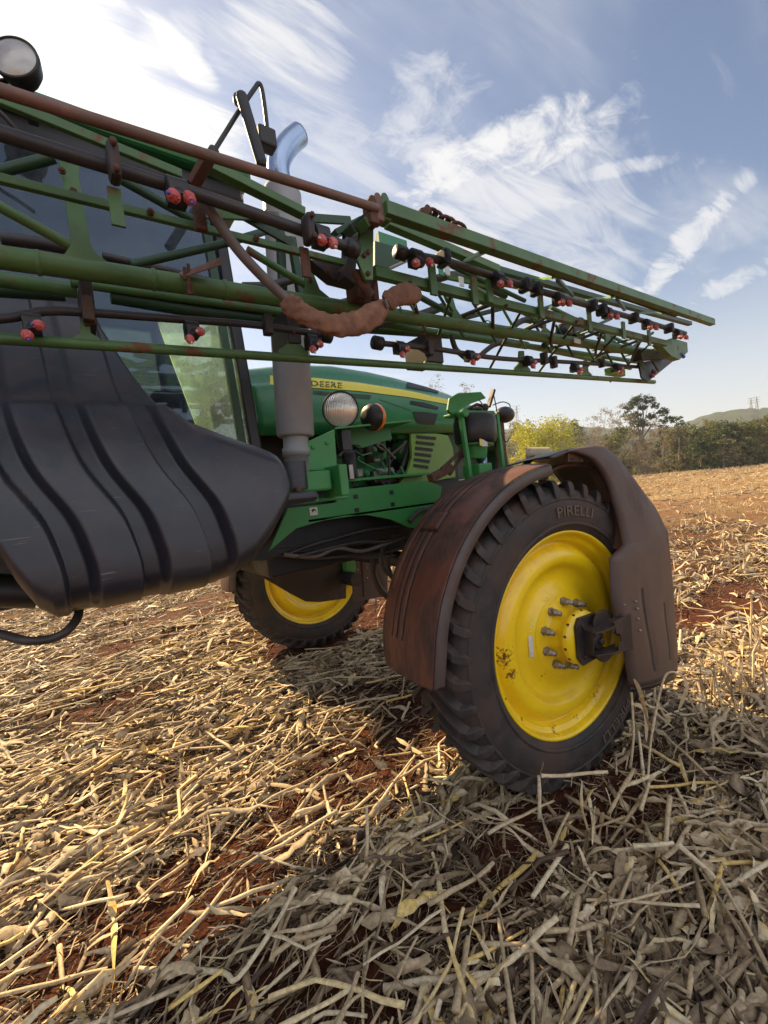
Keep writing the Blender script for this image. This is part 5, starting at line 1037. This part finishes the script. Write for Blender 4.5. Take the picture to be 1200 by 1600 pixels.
def crown_leaves(blobs, n, size, rng):
    """small leaf faces gathered into clumps through the crown's volume"""
    P_, T_ = [], []
    tot = sum(b[3] ** 2 for b in blobs)
    for bx0, by0, bz0, br, fl_ in blobs:
        k = max(20, int(n * br ** 2 / tot)); nc = max(4, k // 28)
        d = rng.normal(size=(nc, 3)); d /= np.linalg.norm(d, axis=1)[:, None]; cr = br * rng.uniform(.45, 1.02, nc)[:, None]; cc_ = d * cr * np.array([1, 1, fl_]); ctone = rng.uniform(.1, .9, nc)
        ci = rng.integers(0, nc, k); p = cc_[ci] + rng.normal(size=(k, 3)) * br * .17 * np.array([1, 1, .7]); P_.append(p + np.array([bx0, by0, bz0])); T_.append(np.clip(ctone[ci] + rng.normal(0, .18, k), 0, 1))
    P_ = np.concatenate(P_); T_ = np.concatenate(T_); k = len(P_)
    u = rng.normal(size=(k, 3)); u /= np.linalg.norm(u, axis=1)[:, None]; v = rng.normal(size=(k, 3)); v -= u * (u * v).sum(1)[:, None]; v /= np.linalg.norm(v, axis=1)[:, None]
    s = size * rng.uniform(.5, 1.2, k)[:, None]; V = np.stack([P_ - u * s, P_ + v * s * .55, P_ + u * s, P_ - v * s * .55], 1).reshape(-1, 3)
    return V, np.arange(4 * k).reshape(k, 4), np.repeat(T_, 4)
def tree(name, label, cat, loc, h, blobs, leafm, n, size, trunk_r=.15, bark=None, seed=0, limbs=9, twig=0, group=None):
    rng = np.random.default_rng(seed); root = thing(name, label, cat, loc, group); root.rotation_euler = (0, R(6.7), 0)
    th = max(b[2] for b in blobs); mb = MB(); x0 = 0; pts = [Vector((rng.normal(0, .02) * h * i / 6, rng.normal(0, .02) * h * i / 6, th * i / 6)) for i in range(7)]; pts[0] = Vector((0, 0, -1))
    mb.tube(pts, [trunk_r * (1 - .8 * i / 6) for i in range(7)], 8)
    for k in range(limbs):
        b = blobs[k % len(blobs)]; s = pts[rng.integers(2, 5)]; e = Vector(b[:3]) + Vector(rng.normal(size=3) * b[3] * .5); m0 = s.lerp(e, .5) + Vector(rng.normal(size=3) * b[3] * .15); r0 = trunk_r * .42
        mb.tube([s, m0, e], [r0, r0 * .6, r0 * .2], 6)
        for t in range(twig):
            a_ = m0.lerp(e, rng.uniform(0, 1)); q = a_ + Vector(rng.normal(size=3) * b[3] * .45) + Vector((0, 0, b[3] * .3)); mb.tube([a_, a_.lerp(q, .5) + Vector(rng.normal(size=3) * .1), q], [r0 * .25, r0 * .16, .008], 4)
    mb.build('trunk', bark or BARK, root)
    V, F_, T_ = crown_leaves(blobs, n, size, rng); c = np_mesh('crown', V, F_, LM[leafm], T_, smooth=False); c.parent = root
    return root
def foot(u, dist, sink=.0):                              # ground point under a bearing of the horizon
    r = ray(u, 720); d = np.array([r[0], r[1]]); d /= np.hypot(*d); x, y = LOC[0] + d[0] * dist, LOC[1] + d[1] * dist
    return Vector((x, y, float(gz(np.array([x]), np.array([y]))[0]) - sink))
def top_h(u, v, F0):                                     # height above foot F0 for a top seen at row v
    r = ray(u, v); k = np.hypot(F0[0] - LOC[0], F0[1] - LOC[1]) / np.hypot(r[0], r[1]); return LOC[2] + r[2] * k - F0[2]
rng0 = np.random.default_rng(5)
def mk(u, v, dist, name, label, cat, leafm, wid, n, size, nb=7, flat=.8, low=.25, seed=0, **k):
    F0 = foot(u, dist); h = top_h(u, v, F0); rng = np.random.default_rng(seed); bl = []
    for i in range(nb):
        br = wid * rng.uniform(.38, .55); z = h * (low + (1 - low) * (i + .5) / nb) - br * .4; sp = wid * .55 * math.sin(math.pi * min(1, (i + 1.2) / (nb + .6))) ** .6; a_ = rng.uniform(0, 6.28); bl.append((sp * math.cos(a_), sp * math.sin(a_), min(z, h - br * .9), br, flat))
    return tree(name, label, cat, F0, h, bl, leafm, n, size, seed=seed, **k)
GT = 'trees beyond the field edge'
mk(862, 645, 66, 'broadleaf_tree', 'bright yellow green bushy tree left of the wood behind the wheel', 'tree', 'yellow', 5.4, 12000, .17, nb=13, low=.0, seed=1)
mk(820, 655, 69, 'broadleaf_tree', 'low yellow green bush just right of the sprayer nose', 'bush', 'yellow', 4.4, 9000, .17, nb=11, low=.0, seed=2)
# tall umbrella crowned tree
F0 = foot(1003, 78); hT = top_h(1003, 612, F0)
tree('umbrella_tree', 'tall dark umbrella crowned tree rising above the wood', 'tree', F0, hT, [(-1.0, .7, hT - 1.5, 1.0, .8), (-.3, .2, hT - .8, .8, .8), (.7, -.6, hT - 1.1, .9, .8), (-1.7, 1.3, hT - 2.4, .7, .8), (1.7, -1.3, hT - 1.9, .7, .7), (.2, -.1, hT - 2.2, .7, .7), (2.5, -1.9, hT - 2.9, .9, .7), (3.1, -2.4, hT - 4.1, .9, .8), (1.2, -.9, hT - 3.6, .8, .7), (-.6, .5, hT - 3.3, .7, .7), (.3, .1, hT - 4.6, .9, .7)], 'dark', 6500, .13, .2, seed=3, limbs=14)
mk(1062, 648, 84, 'conical_tree', 'small dark pointed tree right of the umbrella tree', 'tree', 'dark', 1.7, 1500, .15, nb=6, low=.45, seed=4)
mk(1036, 660, 76, 'broadleaf_tree', 'dark rounded tree tucked under the right of the umbrella crown', 'tree', 'dark', 2.2, 1800, .15, nb=6, low=.3, seed=5)
k0 = 0
specs = [(798, 662, 82, 'olive', 3.2), (925, 652, 80, 'bare', 2.6), (945, 640, 83, 'bare', 2.8), (968, 635, 85, 'bare', 2.6), (985, 645, 78, 'olive', 2.4), (1015, 655, 80, 'bare', 2.6), (963, 672, 70, 'mid', 2.3), (1035, 668, 74, 'bare', 2.3), (1060, 672, 72, 'olive', 2.2), (1080, 662, 75, 'mid', 2.8), (1100, 660, 76, 'olive', 2.6), (1118, 665, 72, 'mid', 2.8), (1140, 662, 75, 'dark', 2.6), (1160, 660, 74, 'mid', 2.8), (1182, 655, 76, 'olive', 3.0), (1205, 650, 78, 'mid', 3.0), (1230, 648, 80, 'olive', 3.0), (1255, 642, 78, 'mid', 3.2), (900, 660, 84, 'mid', 2.6), (880, 668, 88, 'olive', 3.0), (948, 690, 68, 'bare', 1.8), (1000, 690, 68, 'bare', 2.0), (1095, 688, 68, 'dark', 2.0), (1130, 690, 69, 'olive', 1.8)]
adj = {'olive': 'olive brown thinly leaved tree', 'bare': 'pale bare twiggy tree', 'mid': 'mid green leafy tree', 'dark': 'dark green dense tree'}
for i, (u, v, dist, lm, wd) in enumerate(specs):
    mk(u, v - 8, dist, {'olive': 'thin_tree', 'bare': 'bare_tree', 'mid': 'leafy_tree', 'dark': 'dense_tree'}[lm], adj[lm] + ' in the wood beyond the field edge', 'tree', lm, wd * 1.1, 2600 if lm == 'bare' else 4200, .10 if lm == 'bare' else .16, nb=9, low=.1, seed=20 + i, limbs=16 if lm == 'bare' else 8, twig=5 if lm == 'bare' else 1, bark=PALEBARK if lm in ('bare', 'olive') else BARK, trunk_r=.10 if lm == 'bare' else .14, group=GT + ' (' + adj[lm] + 's)')
# sparse tree behind the hood, tops only
for i, (u, v, dist, lab) in enumerate(((665, 578, 26, 'thinly leaved tree whose twigs show above the middle of the hood'), (722, 592, 27, 'small bare tree whose twigs show above the front of the hood'))):
    mk(u, v, dist, 'thin_tree', lab, 'tree', 'olive', 1.5 - .5 * i, 420, .05, nb=7, low=.6, seed=60 + i, limbs=22, twig=7, trunk_r=.06, bark=PALEBARK)
# understorey filling the foot of the wood
rng = np.random.default_rng(9); us = rng.uniform(770, 1290, 200); bl = []
for u in us:
    F0 = foot(u, rng.uniform(70, 88)); bl.append((F0.x, F0.y, F0.z + rng.uniform(.2, 2.6), rng.uniform(.7, 1.5), .8))
V, F_, T_ = crown_leaves(bl, 26000, .17, rng); u_ = np_mesh('understorey', V, F_, LM['olive'], T_, smooth=False); u_['kind'] = 'stuff'
# wooded hills
def hill(u0, u1, dist, prof, name, colr, leafc):
    rows = []; n = 900
    for i in range(n + 1):
        u = u0 + (u1 - u0) * i / n; r = ray(u, 700); d = np.array([r[0], r[1]]); d /= np.hypot(*d); row = []
        vtop = np.interp(u, [p[0] for p in prof], [p[1] for p in prof]); rr_ = ray(u, vtop); kk = dist / np.hypot(rr_[0], rr_[1]); zt = LOC[2] + rr_[2] * kk * .90 - dist * .004 + (fbm(np.array([u * .35]), np.array([dist * 1.]), 3, 4)[0] - .5) * dist * .0035
        for j in range(15):
            t = j / 14; q = dist * (.55 + .45 * t) if t < .8 else dist * (.91 + (t - .8) * .9)
            z = -14 + (zt + 14) * math.sin(min(1, t / .8) * math.pi / 2) ** 1.3 - max(0, t - .8) * dist * .2 + (vnoise(np.array([u * .2]), np.array([j * 1.]), 5)[0] - .5) * dist * .002; row.append(Vector((LOC[0] + d[0] * q, LOC[1] + d[1] * q, z)))
        rows.append(row)
    mb = MB(); mb.grid(rows); m = mat(name + '_cover', colr, .95, col2=leafc, thr=(.42, .58), sc=.11, var=.5, vsc=.3, spec=.1, bump=1, bsc=.3); o = mb.build(name, m, None, kind='structure'); return o
hill(-2600, 3600, 620, [(700, 672), (800, 668), (900, 662), (1000, 668), (1060, 662), (1100, 646), (1150, 636), (1200, 633), (1300, 622), (1500, 600)], 'far_hill', (.03, .045, .025), (.07, .08, .045))
hill(-2600, 3600, 240, [(700, 690), (800, 676), (850, 672), (900, 674), (1000, 684), (1080, 680), (1150, 668), (1200, 660), (1300, 648), (1500, 630)], 'near_hill', (.025, .038, .018), (.075, .075, .035))
# pylons
def pylon(u, v, dist, hgt, label):
    r = ray(u, v); k = dist / np.hypot(r[0], r[1]); top = Vector(LOC + k * r); base = top - UPV * hgt; root = thing('transmission_tower', label, 'pylon', base); mb = MB(); w_ = hgt * .09
    for sx_ in (-1, 1):
        for sy_ in (-1, 1): mb.bar(Vector((sx_ * w_, sy_ * w_, 0)), UPV * hgt * .98 + Vector((sx_ * .2, sy_ * .2, 0)), .35, .35)
    for i in range(6):
        a_ = i / 6; b_ = (i + 1) / 6
        for s_ in (-1, 1): mb.bar(UPV * hgt * a_ + Vector((s_ * w_ * (1 - a_), -s_ * w_ * (1 - a_), 0)), UPV * hgt * b_ + Vector((-s_ * w_ * (1 - b_), s_ * w_ * (1 - b_), 0)), .22, .22)
    mb.build('lattice_mast', M['steel'], root); side = Vector((.6, -.8, 0)); mb = MB()
    for f in (.98, .84, .70): mb.bar(UPV * hgt * f - side * hgt * .17, UPV * hgt * f + side * hgt * .17, .35, .35)
    mb.build('cross_arm', M['steel'], root)
pylon(1173, 622, 600, 17, 'left of the two distant power pylons on the hill at far right'); pylon(1182, 620, 610, 18, 'right of the two distant power pylons on the hill at far right'); pylon(807, 634, 500, 24, 'lone distant power pylon beside the nose of the sprayer')
# a few stalks that stand out near the wheel
def cornstalk(pts, rad, label, leaves=()):
    root = thing('corn_stalk', label, 'corn stalk', pts[0]); o = Vector(pts[0]); mb = MB(); c = arc([Vector(p) - o for p in pts], 4); mb.tube(c, [rad * (1.12 if i % 5 == 0 else .92) * (1 - .2 * i / len(c)) for i in range(len(c))], 8); s_ = mb.build('stem', STRAW, root)
    a_ = s_.data.attributes.new('tone', 'FLOAT', 'POINT'); a_.data.foreach_set('value', np.full(len(s_.data.vertices), .80, np.float32))
    for lv_ in leaves:
        P_ = arc([Vector(p) - o for p in lv_], 5); rows = []
        for i, p in enumerate(P_):
            t = (P_[min(i + 1, len(P_) - 1)] - P_[max(i - 1, 0)]).normalized(); sd = t.cross(Vector((.3, -.9, .3))).normalized(); w_ = .016 * math.sin(math.pi * min(1, i / (len(P_) - 1) * .9 + .1)) ** .7; tw = i * .12; nn = t.cross(sd); sd = sd * math.cos(tw) + nn * math.sin(tw); rows.append([p - sd * w_, p + nn * w_ * .4, p + sd * w_])
        mb = MB(); mb.grid(rows); l_ = mb.build('leaf', STRAW, root); a_ = l_.data.attributes.new('tone', 'FLOAT', 'POINT'); a_.data.foreach_set('value', np.full(len(l_.data.vertices), .66, np.float32))
g = lambda u, v, z=0.0: at(u, v, z=z)
def up_at(base, u, v):                                   # point above the ground, on the upright plane through base facing the viewer
    r = ray(u, v); n_ = np.array([base.x - LOC[0], base.y - LOC[1], 0]); n_ /= np.linalg.norm(n_); t = ((np.array(base) - LOC) @ n_) / (r @ n_); return Vector(LOC + t * r)
b = g(843, 1282); cornstalk([b, up_at(b, 843, 1245), up_at(b, 842, 1212)], .011, 'short upright broken stalk in front of the near tyre', [[up_at(b, 844, 1212), up_at(b, 850, 1190)]])
b2 = up_at(b, 846, 1212); cornstalk([b2, up_at(b, 880, 1212), up_at(b, 918, 1208), up_at(b, 950, 1206)], .010, 'stalk lying level from the top of the broken stub by the tyre')
b = g(1012, 1225); cornstalk([b, up_at(b, 1018, 1150), up_at(b, 1035, 1068), up_at(b, 1048, 1050), up_at(b, 1066, 1056)], .007, 'thin arched stalk rising right of the crop shield', [[up_at(b, 1066, 1056), up_at(b, 1073, 1075), up_at(b, 1060, 1110)], [up_at(b, 1020, 1150), up_at(b, 1010, 1120), up_at(b, 1000, 1080), up_at(b, 990, 1060)]])
b = g(985, 1200); cornstalk([b, up_at(b, 990, 1150), up_at(b, 988, 1100), up_at(b, 985, 1068)], .008, 'leafy stalk pressed against the tyre below the crop shield', [[up_at(b, 990, 1140), up_at(b, 985, 1175), up_at(b, 960, 1195), up_at(b, 942, 1205)], [up_at(b, 988, 1100), up_at(b, 1008, 1110), up_at(b, 1010, 1160)]])
b = g(572, 1360); cornstalk([b, up_at(b, 574, 1310), up_at(b, 573, 1262)], .009, 'single upright pale stub in the middle foreground')
b = g(886, 1322, .04); cornstalk([b, g(850, 1375, .10), g(832, 1402, .10)], .012, 'bent pale stalk left arm in the middle right foreground')
b = g(990, 1322, .10); cornstalk([b, g(1025, 1320, .12), g(1052, 1317, .12)], .011, 'short level stalk above the angled one at right')
b = g(1060, 1320, .12); cornstalk([b, g(1100, 1355, .08), g(1135, 1385, .06), g(1175, 1362, .10), g(1215, 1340, .14)], .012, 'long stalk kinked in a wide V at the right edge')
b = g(600, 1545, .04); cornstalk([b, g(650, 1535, .06), g(710, 1528, .06), g(780, 1522, .05)], .014, 'thick pale stalk lying level near the bottom centre')
b = g(210, 1515, .03); cornstalk([b, g(290, 1516, .05), g(350, 1520, .06), g(372, 1528, .08), g(430, 1445, .10), g(462, 1388, .12)], .011, 'long yellow stalk bent upward in the left foreground')
b = g(810, 1485, .05); cornstalk([b, g(850, 1484, .05), g(903, 1487, .05)], .009, 'short bright yellow stalk lying level right of centre')

# ------------------------------------------------------------------ air
hz = MB(); hz.box((0, 0, 22), (1800, 1800, 90)); hm = bpy.data.materials.new('haze_air'); hm.use_nodes = True; t = hm.node_tree; t.nodes.clear()
pv = t.nodes.new('ShaderNodeVolumePrincipled'); pv.inputs['Color'].default_value = (.80, .86, .95, 1); pv.inputs['Density'].default_value = .0006; pv.inputs['Anisotropy'].default_value = .3
oo = t.nodes.new('ShaderNodeOutputMaterial'); t.links.new(pv.outputs[0], oo.inputs['Volume']); ho = hz.build('haze', hm, None, kind='stuff')
